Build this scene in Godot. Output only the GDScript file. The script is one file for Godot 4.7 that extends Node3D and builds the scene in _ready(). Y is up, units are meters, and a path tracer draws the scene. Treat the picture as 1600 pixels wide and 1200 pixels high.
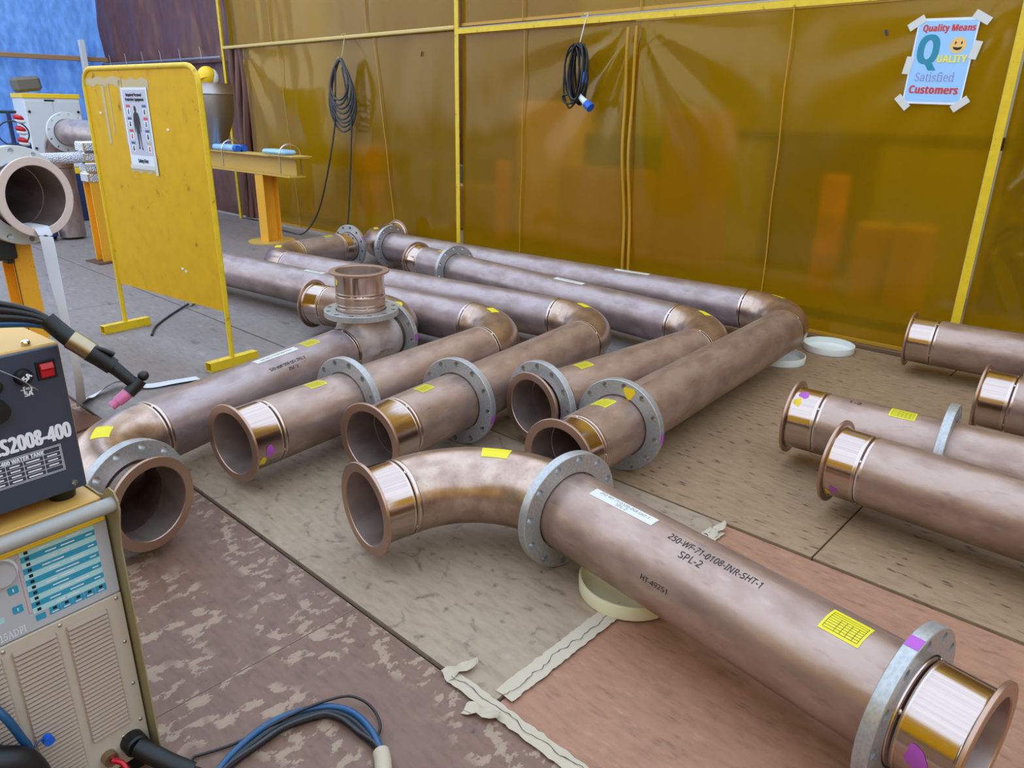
extends Node3D
# Pipe spools laid out on a boarded workshop floor in front of amber welding curtains.
const R := 0.1335        # pipe outer radius
const RI := 0.1275       # pipe inner radius
const LAP := 0.162       # stub end lap radius
const FR := 0.203        # flange radius
const FT := 0.034        # flange thickness
const EB := 0.381        # elbow bend radius
const AX := 0.203        # height of the pipe axes

var M := {}
var taken := {}
var rng := RandomNumberGenerator.new()
var flange_mesh: ArrayMesh
var tack_mesh: ArrayMesh
var font := SystemFont.new()
var bold_font := SystemFont.new()
var serif_font := SystemFont.new()


func _ready() -> void:
	rng.seed = 71
	var eye := Camera3D.new()
	eye.name = "camera"
	var yaw := deg_to_rad(-42.62)
	var pitch := deg_to_rad(20.26)
	var roll := deg_to_rad(0.92)
	var ahead := Vector3(sin(yaw) * cos(pitch), -sin(pitch), -cos(yaw) * cos(pitch))
	var right := Vector3(cos(yaw), 0, sin(yaw))
	var above := right.cross(ahead)
	eye.transform = Transform3D(Basis(right * cos(roll) + above * sin(roll), above * cos(roll) - right * sin(roll), -ahead), Vector3(0, 1.448, 0))
	eye.fov = 54.9
	eye.near = 0.05
	eye.far = 200.0
	add_child(eye)
	eye.current = true
	var around := WorldEnvironment.new()
	around.name = "world_environment"
	var env := Environment.new()
	var heaven := ProceduralSkyMaterial.new()
	heaven.sky_top_color = Color(0.82, 0.90, 1.0)
	heaven.sky_horizon_color = Color(0.94, 0.97, 1.0)
	heaven.ground_horizon_color = Color(0.5, 0.48, 0.45)
	heaven.ground_bottom_color = Color(0.3, 0.28, 0.26)
	heaven.sky_curve = 0.2
	heaven.sky_energy_multiplier = 1.0
	var sky := Sky.new()
	sky.sky_material = heaven
	env.background_mode = Environment.BG_SKY
	env.sky = sky
	env.background_energy_multiplier = 1.0
	env.tonemap_mode = Environment.TONE_MAPPER_LINEAR
	env.tonemap_exposure = 2.38
	env.sdfgi_enabled = true
	env.ssao_enabled = true
	env.ssil_enabled = true
	around.environment = env
	add_child(around)
	font.font_names = PackedStringArray(["Droid Sans"])
	bold_font.font_names = PackedStringArray(["Droid Sans"])
	bold_font.font_weight = 700
	serif_font.font_names = PackedStringArray(["Droid Serif"])
	make_materials()
	build_setting()
	build_curtains()
	build_spools()
	build_screen()
	build_machine()
	build_back_left()
	build_beam_stand()
	build_hanging()
	build_beyond()
	build_small()


# ---------------------------------------------------------------- mesh helpers
class MB:
	var v := PackedVector3Array()
	var n := PackedVector3Array()
	var uv := PackedVector2Array()
	var idx := PackedInt32Array()

	func pt(p: Vector3, nn: Vector3, u := Vector2.ZERO) -> int:
		v.append(p)
		n.append(nn)
		uv.append(u)
		return v.size() - 1

	func tri(a: int, b: int, c: int) -> void:
		var g := (v[b] - v[a]).cross(v[c] - v[a])
		if g.length_squared() < 1e-18:
			return
		if g.dot(n[a] + n[b] + n[c]) > 0.0:
			idx.append_array([a, c, b])
		else:
			idx.append_array([a, b, c])

	func quad(a: int, b: int, c: int, d: int) -> void:
		tri(a, b, c)
		tri(a, c, d)

	func face(p: Array, u: Array = []) -> void:
		# flat polygon, corners in order round a convex outline; the normal by hand of the given order
		var nn: Vector3 = (p[1] - p[0]).cross(p[2] - p[0]).normalized()
		var ids := []
		for k in p.size():
			ids.append(pt(p[k], nn, u[k] if u.size() else Vector2(p[k].x + p[k].z * 0.7, p[k].y + p[k].z * 0.7)))
		for k in range(1, p.size() - 1):
			tri(ids[0], ids[k], ids[k + 1])

	func box(c: Vector3, s: Vector3, bev := 0.0, b := Basis.IDENTITY) -> void:
		# a box with chamfered edges
		var h := s * 0.5
		var e: float = min(bev, min(h.x, min(h.y, h.z)) * 0.9)
		var axes := [Vector3.RIGHT, Vector3.UP, Vector3.BACK]
		for k in 3:
			for sg in [-1.0, 1.0]:
				var nn: Vector3 = axes[k] * sg
				var u: Vector3 = axes[(k + 1) % 3]
				var w: Vector3 = axes[(k + 2) % 3]
				var hn: float = h[k]
				var hu: float = h[(k + 1) % 3] - e
				var hw: float = h[(k + 2) % 3] - e
				var ids := []
				for q in [[-1, -1], [1, -1], [1, 1], [-1, 1]]:
					var p: Vector3 = nn * hn + u * hu * q[0] + w * hw * q[1]
					var uvp := Vector2(hu * q[0] + c[(k + 1) % 3], hw * q[1] + c[(k + 2) % 3])
					ids.append(pt(c + b * p, b * nn, uvp if k != 1 else Vector2(uvp.y, uvp.x)))
				quad(ids[0], ids[1], ids[2], ids[3])
		if e <= 0.0:
			return
		for k in 3:
			var u2: int = (k + 1) % 3
			var w2: int = (k + 2) % 3
			for su in [-1.0, 1.0]:
				for sw in [-1.0, 1.0]:
					var nn2: Vector3 = (axes[u2] * su + axes[w2] * sw).normalized()
					var ids2 := []
					for q in [[-1, 0], [1, 0], [1, 1], [-1, 1]]:
						var p2: Vector3 = axes[k] * (h[k] - e) * q[0]
						p2 += axes[u2] * su * (h[u2] - (e if q[1] else 0.0)) + axes[w2] * sw * (h[w2] - (0.0 if q[1] else e))
						ids2.append(pt(c + b * p2, b * nn2))
					quad(ids2[0], ids2[1], ids2[2], ids2[3])
		for sx in [-1.0, 1.0]:
			for sy in [-1.0, 1.0]:
				for sz in [-1.0, 1.0]:
					var nn3 := Vector3(sx, sy, sz).normalized()
					var a := pt(c + b * Vector3(sx * h.x, sy * (h.y - e), sz * (h.z - e)), b * nn3)
					var d := pt(c + b * Vector3(sx * (h.x - e), sy * h.y, sz * (h.z - e)), b * nn3)
					var f := pt(c + b * Vector3(sx * (h.x - e), sy * (h.y - e), sz * h.z), b * nn3)
					tri(a, d, f)

	func lathe(prof: Array, o: Vector3, dir: Vector3, side: Vector3, up: Vector3, segs := 56, a0 := 0.0, a1 := TAU) -> void:
		# prof: Vector2(radius, along); the outline's outside lies to the left of its run
		var bn := []
		for k in prof.size() - 1:
			var d: Vector2 = prof[k + 1] - prof[k]
			bn.append(Vector2(d.y, -d.x).normalized())
		var vv := 0.0
		for k in prof.size() - 1:
			var na: Vector2 = bn[k]
			var nb: Vector2 = bn[k]
			if k > 0 and bn[k - 1].dot(bn[k]) > 0.75:
				na = (bn[k - 1] + bn[k]).normalized()
			if k < bn.size() - 1 and bn[k + 1].dot(bn[k]) > 0.75:
				nb = (bn[k + 1] + bn[k]).normalized()
			var p: Vector2 = prof[k]
			var q: Vector2 = prof[k + 1]
			var ln := p.distance_to(q)
			var base := v.size()
			for j in segs + 1:
				var ang := a0 + (a1 - a0) * j / segs
				var rad := side * sin(ang) + up * cos(ang)
				var uu := ang * 0.1335
				pt(o + dir * p.y + rad * p.x, rad * na.x + dir * na.y, Vector2(uu, p.y + o.x + o.z))
				pt(o + dir * q.y + rad * q.x, rad * nb.x + dir * nb.y, Vector2(uu, q.y + o.x + o.z))
			for j in segs:
				var i := base + j * 2
				quad(i, i + 1, i + 3, i + 2)
			vv += ln

	func tube(path: PackedVector3Array, r: float, segs := 10, caps := true, r_end := -1.0) -> void:
		var last := path.size() - 1
		var t := (path[1] - path[0]).normalized()
		var side := t.cross(Vector3.UP)
		if side.length() < 0.1:
			side = t.cross(Vector3.RIGHT)
		side = side.normalized()
		var base := v.size()
		var along := 0.0
		for k in path.size():
			var tt := (path[min(k + 1, last)] - path[max(k - 1, 0)]).normalized()
			side = (side - tt * side.dot(tt)).normalized()
			var up := side.cross(tt)
			if k > 0:
				along += path[k].distance_to(path[k - 1])
			var rr := r if r_end < 0.0 else lerpf(r, r_end, float(k) / last)
			for j in segs + 1:
				var ang := TAU * j / segs
				var d := side * cos(ang) + up * sin(ang)
				pt(path[k] + d * rr, d, Vector2(ang * rr, along))
		for k in last:
			for j in segs:
				var i := base + k * (segs + 1) + j
				quad(i, i + 1, i + segs + 2, i + segs + 1)
		if caps:
			for e in [0, last]:
				var nn := (path[0] - path[1]).normalized() if e == 0 else (path[last] - path[last - 1]).normalized()
				var c0 := pt(path[e], nn)
				var ring := []
				for j in segs + 1:
					ring.append(pt(v[base + e * (segs + 1) + j], nn))
				for j in segs:
					tri(c0, ring[j], ring[j + 1])

	func prism(pts: PackedVector2Array, o: Vector3, ex: Vector3, ey: Vector3, depth: Vector3) -> void:
		# an outline in the plane of ex and ey, thickened by depth
		var ids := Geometry2D.triangulate_polygon(pts)
		var nn := depth.normalized()
		for e in 2:
			var base := v.size()
			for p in pts:
				pt(o + ex * p.x + ey * p.y + depth * e, nn * (1.0 if e else -1.0), p)
			for k in ids.size() / 3:
				tri(base + ids[k * 3], base + ids[k * 3 + 1], base + ids[k * 3 + 2])
		var turn := 0.0
		for k in pts.size():
			turn += pts[k].cross(pts[(k + 1) % pts.size()])
		for k in pts.size():
			var a := pts[k]
			var b := pts[(k + 1) % pts.size()]
			var d := (b - a).normalized()
			var w := Vector2(d.y, -d.x) * (1.0 if turn > 0 else -1.0)
			var wn := (ex * w.x + ey * w.y).normalized()
			var i0 := pt(o + ex * a.x + ey * a.y, wn, Vector2(a.x, 0))
			var i1 := pt(o + ex * b.x + ey * b.y, wn, Vector2(b.x, 0))
			var i2 := pt(o + ex * b.x + ey * b.y + depth, wn, Vector2(b.x, depth.length()))
			var i3 := pt(o + ex * a.x + ey * a.y + depth, wn, Vector2(a.x, depth.length()))
			quad(i0, i1, i2, i3)

	func flat(pts: PackedVector2Array, o: Vector3, ex: Vector3, ey: Vector3) -> void:
		var nn := ex.cross(ey).normalized()
		var ids := Geometry2D.triangulate_polygon(pts)
		var base := v.size()
		for p in pts:
			pt(o + ex * p.x + ey * p.y, nn, p)
		for k in ids.size() / 3:
			tri(base + ids[k * 3], base + ids[k * 3 + 1], base + ids[k * 3 + 2])

	func rect(x0: float, y0: float, x1: float, y1: float, o: Vector3, ex: Vector3, ey: Vector3) -> void:
		flat(PackedVector2Array([Vector2(x0, y0), Vector2(x1, y0), Vector2(x1, y1), Vector2(x0, y1)]), o, ex, ey)

	func ball(c: Vector3, s: Vector3, rings := 8, segs := 14, b := Basis.IDENTITY) -> void:
		var base := v.size()
		for k in rings + 1:
			var lat := PI * k / rings
			for j in segs + 1:
				var lon := TAU * j / segs
				var d := Vector3(sin(lat) * cos(lon), cos(lat), sin(lat) * sin(lon))
				pt(c + b * (d * s), (b * (d / s)).normalized(), Vector2(lon, lat) * 0.1)
		for k in rings:
			for j in segs:
				var i := base + k * (segs + 1) + j
				quad(i, i + 1, i + segs + 2, i + segs + 1)

	func done() -> ArrayMesh:
		var a := []
		a.resize(Mesh.ARRAY_MAX)
		a[Mesh.ARRAY_VERTEX] = v
		a[Mesh.ARRAY_NORMAL] = n
		a[Mesh.ARRAY_TEX_UV] = uv
		a[Mesh.ARRAY_TEX_UV2] = uv
		a[Mesh.ARRAY_INDEX] = idx
		var m := ArrayMesh.new()
		m.add_surface_from_arrays(Mesh.PRIMITIVE_TRIANGLES, a)
		return m


func numbered(called: String) -> String:
	if not taken.has(called):
		taken[called] = 0
		return called
	taken[called] += 1
	return "%s_%03d" % [called, taken[called]]


func thing(called: String, label: String, category: String, at := Vector3.ZERO, turn := 0.0, group := "") -> Node3D:
	var o := Node3D.new()
	o.name = numbered(called)
	o.position = at
	o.rotation.y = turn
	add_child(o)
	tag(o, label, category, group)
	return o


func tag(o: Node, label: String, category := "", group := "", kind := "") -> void:
	if label:
		o.set_meta("label", label)
	if category:
		o.set_meta("category", category)
	if group:
		o.set_meta("group", group)
	if kind:
		o.set_meta("kind", kind)


func part(called: String, m: Mesh, material: Material, parent: Node, label := "") -> MeshInstance3D:
	var o := MeshInstance3D.new()
	o.name = called
	o.mesh = m
	o.material_override = material
	o.cast_shadow = GeometryInstance3D.SHADOW_CASTING_SETTING_ON
	if label:
		o.set_meta("label", label)
	parent.add_child(o, true)
	return o


func solo(called: String, m: Mesh, material: Material, label: String, category: String, group := "") -> MeshInstance3D:
	var o := part(numbered(called), m, material, self)
	tag(o, label, category, group)
	return o


func struct(called: String, m: Mesh, material: Material, label := "") -> MeshInstance3D:
	var o := part(called, m, material, self)
	tag(o, label, "", "", "structure")
	return o


func curve(pts: Array, steps := 6) -> PackedVector3Array:
	# Catmull-Rom through the points
	var out := PackedVector3Array()
	for k in pts.size() - 1:
		var a: Vector3 = pts[max(k - 1, 0)]
		var b: Vector3 = pts[k]
		var c: Vector3 = pts[k + 1]
		var d: Vector3 = pts[min(k + 2, pts.size() - 1)]
		for s in steps:
			out.append(b.cubic_interpolate(c, a, d, float(s) / steps))
	out.append(pts[pts.size() - 1])
	return out


func text_arrays(words: String, height: float, which: Font, bold := false) -> Array:
	var tm := TextMesh.new()
	tm.text = words
	tm.font = which
	tm.font_size = 64
	tm.pixel_size = height / 46.0
	tm.depth = 0.0004
	tm.curve_step = 2.0
	return tm.surface_get_arrays(0)


func text_mesh(words: String, height: float, xf: Transform3D, which: Font = null, width := 0.0) -> ArrayMesh:
	# bold lettering is the same outline laid three times, a stroke's part to either side
	var m := ArrayMesh.new()
	var shifts := [0.0]
	if which == bold_font:
		shifts = [0.0, -0.035, 0.035]
	var b := MB.new()
	for q in shifts.size():
		var sh: float = shifts[q]
		var a := text_arrays(words, height, which if which else font)
		var vs: PackedVector3Array = a[Mesh.ARRAY_VERTEX]
		var ns: PackedVector3Array = a[Mesh.ARRAY_NORMAL]
		var ids: PackedInt32Array = a[Mesh.ARRAY_INDEX] if a[Mesh.ARRAY_INDEX] != null else PackedInt32Array(range(vs.size()))
		var wide := 0.0
		for p in vs:
			wide = maxf(wide, absf(p.x))
		var sx := width * 0.5 / wide if width > 0.0 and wide > 0.0 else 1.0
		var base := b.v.size()
		for k in vs.size():
			b.pt(xf * (vs[k] * Vector3(sx, 1, 1) + Vector3(sh * height, 0, 0.00035 * q)), (xf.basis * ns[k]).normalized())
		for k in ids.size() / 3:
			b.tri(base + ids[k * 3], base + ids[k * 3 + 1], base + ids[k * 3 + 2])
	return b.done()


func bent_text(words: String, height: float, length: float, f: Frame, t: float, phi: float, flip := 1.0, wobble := 0.0) -> ArrayMesh:
	# writing laid round a pipe; flip -1 turns it half round
	var a := text_arrays(words, height, font)
	var vs: PackedVector3Array = a[Mesh.ARRAY_VERTEX]
	var ns: PackedVector3Array = a[Mesh.ARRAY_NORMAL]
	var wide := 0.001
	for p in vs:
		wide = maxf(wide, absf(p.x))
	var sx := length * 0.5 / wide
	for k in vs.size():
		var p := vs[k]
		var x := p.x * sx
		var y := p.y + wobble * sin(x * 70.0)
		var ang := phi - flip * y / R
		var rad := f.side * sin(ang) + f.up * cos(ang)
		vs[k] = f.o + f.dir * (t + flip * x) + rad * (R + 0.0008 + p.z)
		ns[k] = rad
	a[Mesh.ARRAY_VERTEX] = vs
	a[Mesh.ARRAY_NORMAL] = ns
	a[Mesh.ARRAY_TANGENT] = null
	var m := ArrayMesh.new()
	m.add_surface_from_arrays(Mesh.PRIMITIVE_TRIANGLES, a)
	return m


class Frame:
	var o: Vector3
	var dir: Vector3
	var side: Vector3
	var up: Vector3

	func _init(oo: Vector3, d: Vector3, s: Vector3, u: Vector3) -> void:
		o = oo
		dir = d
		side = s
		up = u


# ---------------------------------------------------------------- materials
func mat(called: String, c: Color, rough := 0.6, metal := 0.0) -> StandardMaterial3D:
	var m := StandardMaterial3D.new()
	m.resource_name = called
	m.albedo_color = c
	m.roughness = rough
	m.metallic = metal
	M[called] = m
	return m


func noise_tex(sd: int, freq: float, octaves: int, stops: Array, size := 512, kind := FastNoiseLite.TYPE_SIMPLEX_SMOOTH, stretch := Vector2i(0, 0), warp := 0.0, gain := 0.5) -> NoiseTexture2D:
	var f := FastNoiseLite.new()
	f.seed = sd
	f.noise_type = kind
	f.frequency = freq
	f.fractal_octaves = octaves
	f.fractal_gain = gain
	if warp > 0.0:
		f.domain_warp_enabled = true
		f.domain_warp_amplitude = warp
		f.domain_warp_frequency = freq * 1.5
	var t := NoiseTexture2D.new()
	t.width = size if stretch.x == 0 else stretch.x
	t.height = size if stretch.y == 0 else stretch.y
	t.seamless = true
	t.normalize = true
	t.noise = f
	if stops.size():
		var g := Gradient.new()
		var offs := PackedFloat32Array()
		var cols := PackedColorArray()
		for s in stops:
			offs.append(s[0])
			cols.append(s[1])
		g.offsets = offs
		g.colors = cols
		t.color_ramp = g
	return t


func ridge_tex(sd: int, freq: float, octaves: int, stops: Array) -> NoiseTexture2D:
	var t := noise_tex(sd, freq, octaves, stops, 1024, FastNoiseLite.TYPE_SIMPLEX_SMOOTH, Vector2i(0, 0), 40.0)
	t.noise.fractal_type = FastNoiseLite.FRACTAL_RIDGED
	return t


func skin(m: StandardMaterial3D, tex: Texture2D, sx: float, sy: float) -> void:
	m.albedo_texture = tex
	m.uv1_scale = Vector3(sx, sy, 1)


func over(m: StandardMaterial3D, tex: Texture2D, sx: float, sy: float) -> void:
	m.detail_enabled = true
	m.detail_albedo = tex
	m.detail_blend_mode = BaseMaterial3D.BLEND_MODE_MIX
	m.detail_uv_layer = BaseMaterial3D.DETAIL_UV_2
	m.uv2_scale = Vector3(sx, sy, 1)


func relief(m: StandardMaterial3D, tex: Texture2D, depth_cm: float) -> void:
	m.heightmap_enabled = true
	m.heightmap_texture = tex
	m.heightmap_scale = depth_cm


func make_materials() -> void:
	var W := Color.WHITE
	# copper-nickel pipe: oxidised mauve brown, mottled along its length
	var mottle := noise_tex(3, 0.008, 5, [[0.0, Color(0.80, 0.78, 0.77)], [0.45, Color(0.93, 0.91, 0.90)], [0.7, Color(1, 1, 1)], [1.0, Color(0.98, 0.97, 0.96)]])
	var stains := noise_tex(9, 0.012, 6, [[0.0, Color(0.27, 0.20, 0.18, 0.55)], [0.14, Color(0.30, 0.22, 0.20, 0.22)], [0.30, Color(0.32, 0.24, 0.22, 0.0)], [0.66, Color(0.76, 0.68, 0.63, 0.0)], [1.0, Color(0.80, 0.73, 0.68, 0.35)]], 1024, FastNoiseLite.TYPE_SIMPLEX_SMOOTH, Vector2i(0, 0), 0.0, 0.58)
	var streak_rough := noise_tex(5, 0.01, 4, [[0.0, Color(0.75, 0.75, 0.75)], [1.0, W]])
	for v in [["pipe", Color(0.69, 0.59, 0.535)], ["pipe_cool_lit", Color(0.665, 0.60, 0.595)]]:  # second is the same metal with cool left light mixed into its colour
		var m := mat(v[0], v[1], 0.42, 0.62)
		skin(m, mottle, 1.6, 0.8)
		over(m, stains, 1.5, 0.45)
		m.roughness_texture = streak_rough
	var el := mat("elbow", Color(0.76, 0.66, 0.595), 0.29, 0.85)
	skin(el, mottle, 2.0, 1.5)
	over(el, stains, 3.0, 2.0)
	var rings := noise_tex(15, 0.09, 2, [[0.0, Color(0.90, 0.90, 0.90)], [1.0, W]], 0, FastNoiseLite.TYPE_SIMPLEX_SMOOTH, Vector2i(512, 16))  # streaks along the axis that put reflected lines into the stub colour
	var st := mat("stub", Color(0.79, 0.71, 0.665), 0.16, 1.0)
	skin(st, rings, 2.4, 0.5)
	var lp := mat("lap_face", Color(0.71, 0.585, 0.51), 0.36, 0.9)
	var tb := mat("tee_body", Color(0.80, 0.74, 0.72), 0.42, 0.4)
	skin(tb, mottle, 2.0, 1.5)
	var inn := mat("bore", Color(0.80, 0.72, 0.68), 0.45, 0.85)
	skin(inn, mottle, 1.5, 1.0)
	mat("ground_edge", Color(0.80, 0.72, 0.67), 0.25, 1.0)
	mat("tack", Color(0.78, 0.72, 0.68), 0.3, 1.0)
	# galvanised steel
	var spangle := noise_tex(21, 0.05, 2, [[0.0, Color(0.84, 0.86, 0.86)], [0.5, Color(0.93, 0.94, 0.93)], [1.0, W]], 512, FastNoiseLite.TYPE_CELLULAR)
	var gal := mat("galvanised", Color(0.745, 0.735, 0.735), 0.38, 0.6)
	skin(gal, spangle, 4, 4)
	# boards: left cool light tinted into grey, right warm light into spotted and red
	var grain := noise_tex(31, 0.010, 6, [[0.0, Color(0.84, 0.83, 0.81)], [0.5, Color(0.95, 0.94, 0.93)], [1.0, W]], 1024, FastNoiseLite.TYPE_SIMPLEX_SMOOTH, Vector2i(0, 0), 0.0, 0.65)
	var flecks := noise_tex(37, 0.016, 4, [[0.0, Color(0.16, 0.11, 0.08, 0.9)], [0.12, Color(0.18, 0.12, 0.09, 0.65)], [0.19, Color(0.25, 0.18, 0.13, 0.2)], [0.27, Color(0.25, 0.18, 0.13, 0.0)], [0.80, Color(0.70, 0.61, 0.50, 0.0)], [1.0, Color(0.72, 0.63, 0.52, 0.6)]])
	var smears := ridge_tex(41, 0.0045, 4, [[0.0, Color(0.72, 0.66, 0.60, 0.30)], [0.25, Color(0.72, 0.66, 0.60, 0.0)], [0.74, Color(0.30, 0.24, 0.20, 0.0)], [0.82, Color(0.28, 0.22, 0.19, 0.28)], [0.90, Color(0.28, 0.22, 0.19, 0.45)], [1.0, Color(0.20, 0.15, 0.13, 0.8)]])
	var peel := noise_tex(43, 0.0055, 7, [[0.0, Color(0.10, 0.08, 0.08, 0.6)], [0.25, Color(0.16, 0.12, 0.11, 0.0)], [0.60, Color(0.55, 0.46, 0.39, 0.0)], [0.612, Color(0.60, 0.50, 0.41, 0.85)], [1.0, Color(0.63, 0.54, 0.45, 0.95)]], 1024, FastNoiseLite.TYPE_SIMPLEX_SMOOTH, Vector2i(0, 0), 10.0, 0.62)
	var dust := noise_tex(47, 0.009, 6, [[0.0, Color(0.20, 0.18, 0.18, 0.65)], [0.3, Color(0.25, 0.22, 0.22, 0.0)], [0.66, Color(0.60, 0.57, 0.56, 0.0)], [1.0, Color(0.66, 0.63, 0.62, 0.6)]], 512, FastNoiseLite.TYPE_SIMPLEX_SMOOTH, Vector2i(0, 0), 12.0, 0.6)
	var rub := noise_tex(49, 0.012, 6, [[0.0, Color(0.30, 0.20, 0.16, 0.55)], [0.3, Color(0.3, 0.2, 0.16, 0.0)], [0.7, Color(0.72, 0.55, 0.45, 0.0)], [1.0, Color(0.74, 0.58, 0.48, 0.5)]], 512, FastNoiseLite.TYPE_SIMPLEX_SMOOTH, Vector2i(0, 0), 0.0, 0.65)
	for b in [["board_tan", Color(0.635, 0.55, 0.455), smears, 0.9, 1.1], ["board_red_warm_lit", Color(0.64, 0.46, 0.35), rub, 1.0, 3.0], ["board_spotted_warm_lit", Color(0.60, 0.49, 0.365), flecks, 1.0, 3.4], ["board_peeling", Color(0.485, 0.365, 0.30), peel, 2.2, 1.5], ["board_cool_lit", Color(0.53, 0.49, 0.475), dust, 0.7, 1.5]]:
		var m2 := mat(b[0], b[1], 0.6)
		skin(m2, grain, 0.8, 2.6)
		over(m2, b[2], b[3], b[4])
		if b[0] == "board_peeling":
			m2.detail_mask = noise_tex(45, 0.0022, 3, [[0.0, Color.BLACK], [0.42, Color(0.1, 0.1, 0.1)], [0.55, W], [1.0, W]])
	mat("board_edge", Color(0.30, 0.25, 0.21), 0.8)
	mat("slab", Color(0.13, 0.12, 0.12), 0.9)
	mat("beyond_floor", Color(0.50, 0.42, 0.34), 0.8)
	# amber film
	var film := mat("amber_film", Color(0.77, 0.60, 0.03, 0.24), 0.19)
	film.refraction_enabled = true
	film.refraction_scale = 0.022
	film.clearcoat_enabled = true
	film.clearcoat = 0.25
	film.clearcoat_roughness = 0.12
	mat("film_seam", Color(0.72, 0.53, 0.10), 0.4)
	# tarpaulins
	var weave := noise_tex(53, 0.03, 4, [[0.0, Color(0.80, 0.84, 0.88)], [1.0, W]])
	var blue := mat("blue_tarp", Color(0.68, 0.87, 1.0), 0.45)
	skin(blue, weave, 0.6, 0.3)
	blue.backlight_enabled = true
	blue.backlight = Color(0.75, 0.85, 1.0)
	var brown := mat("brown_tarp", Color(0.43, 0.26, 0.21), 0.38)
	skin(brown, weave, 0.6, 0.3)
	# paints
	var worn := noise_tex(59, 0.02, 5, [[0.0, Color(0.55, 0.50, 0.42)], [0.10, Color(0.80, 0.76, 0.70)], [0.2, Color(0.95, 0.94, 0.93)], [1.0, W]])
	var chips := noise_tex(61, 0.03, 4, [[0.0, Color(0.24, 0.18, 0.12, 0.9)], [0.13, Color(0.25, 0.19, 0.13, 0.7)], [0.16, Color(0.3, 0.2, 0.1, 0.0)], [1.0, Color(0.3, 0.2, 0.1, 0.0)]])
	var scratches := ridge_tex(63, 0.003, 3, [[0.0, Color(0.70, 0.50, 0.02, 0.35)], [0.2, Color(0.7, 0.5, 0.02, 0.0)], [0.93, Color(0.3, 0.22, 0.08, 0.0)], [0.97, Color(0.28, 0.2, 0.08, 0.35)], [1.0, Color(0.2, 0.15, 0.08, 0.7)]])
	var yl := mat("yellow_paint", Color(0.87, 0.68, 0.0), 0.55)
	yl.metallic_specular = 0.3
	skin(yl, worn, 0.7, 0.7)
	over(yl, scratches, 1.1, 0.7)
	var fy := mat("frame_yellow", Color(0.90, 0.76, 0.10), 0.45)
	skin(fy, worn, 1.5, 1.5)
	over(fy, chips, 2.5, 2.5)
	var rl := mat("rail_paint", Color(0.80, 0.70, 0.42), 0.5)
	over(rl, chips, 3.0, 3.0)
	var oy := mat("orange_paint", Color(0.93, 0.67, 0.16), 0.42)
	over(oy, chips, 3.0, 3.0)
	mat("ochre_paint", Color(0.80, 0.65, 0.30), 0.5)
	mat("batten", Color(0.42, 0.31, 0.20), 0.7)
	var conc := mat("added_concrete", Color(0.62, 0.61, 0.60), 0.8)
	conc.uv1_scale = Vector3(0.5, 0.5, 1)
	mat("rust", Color(0.36, 0.22, 0.14), 0.8)
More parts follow.
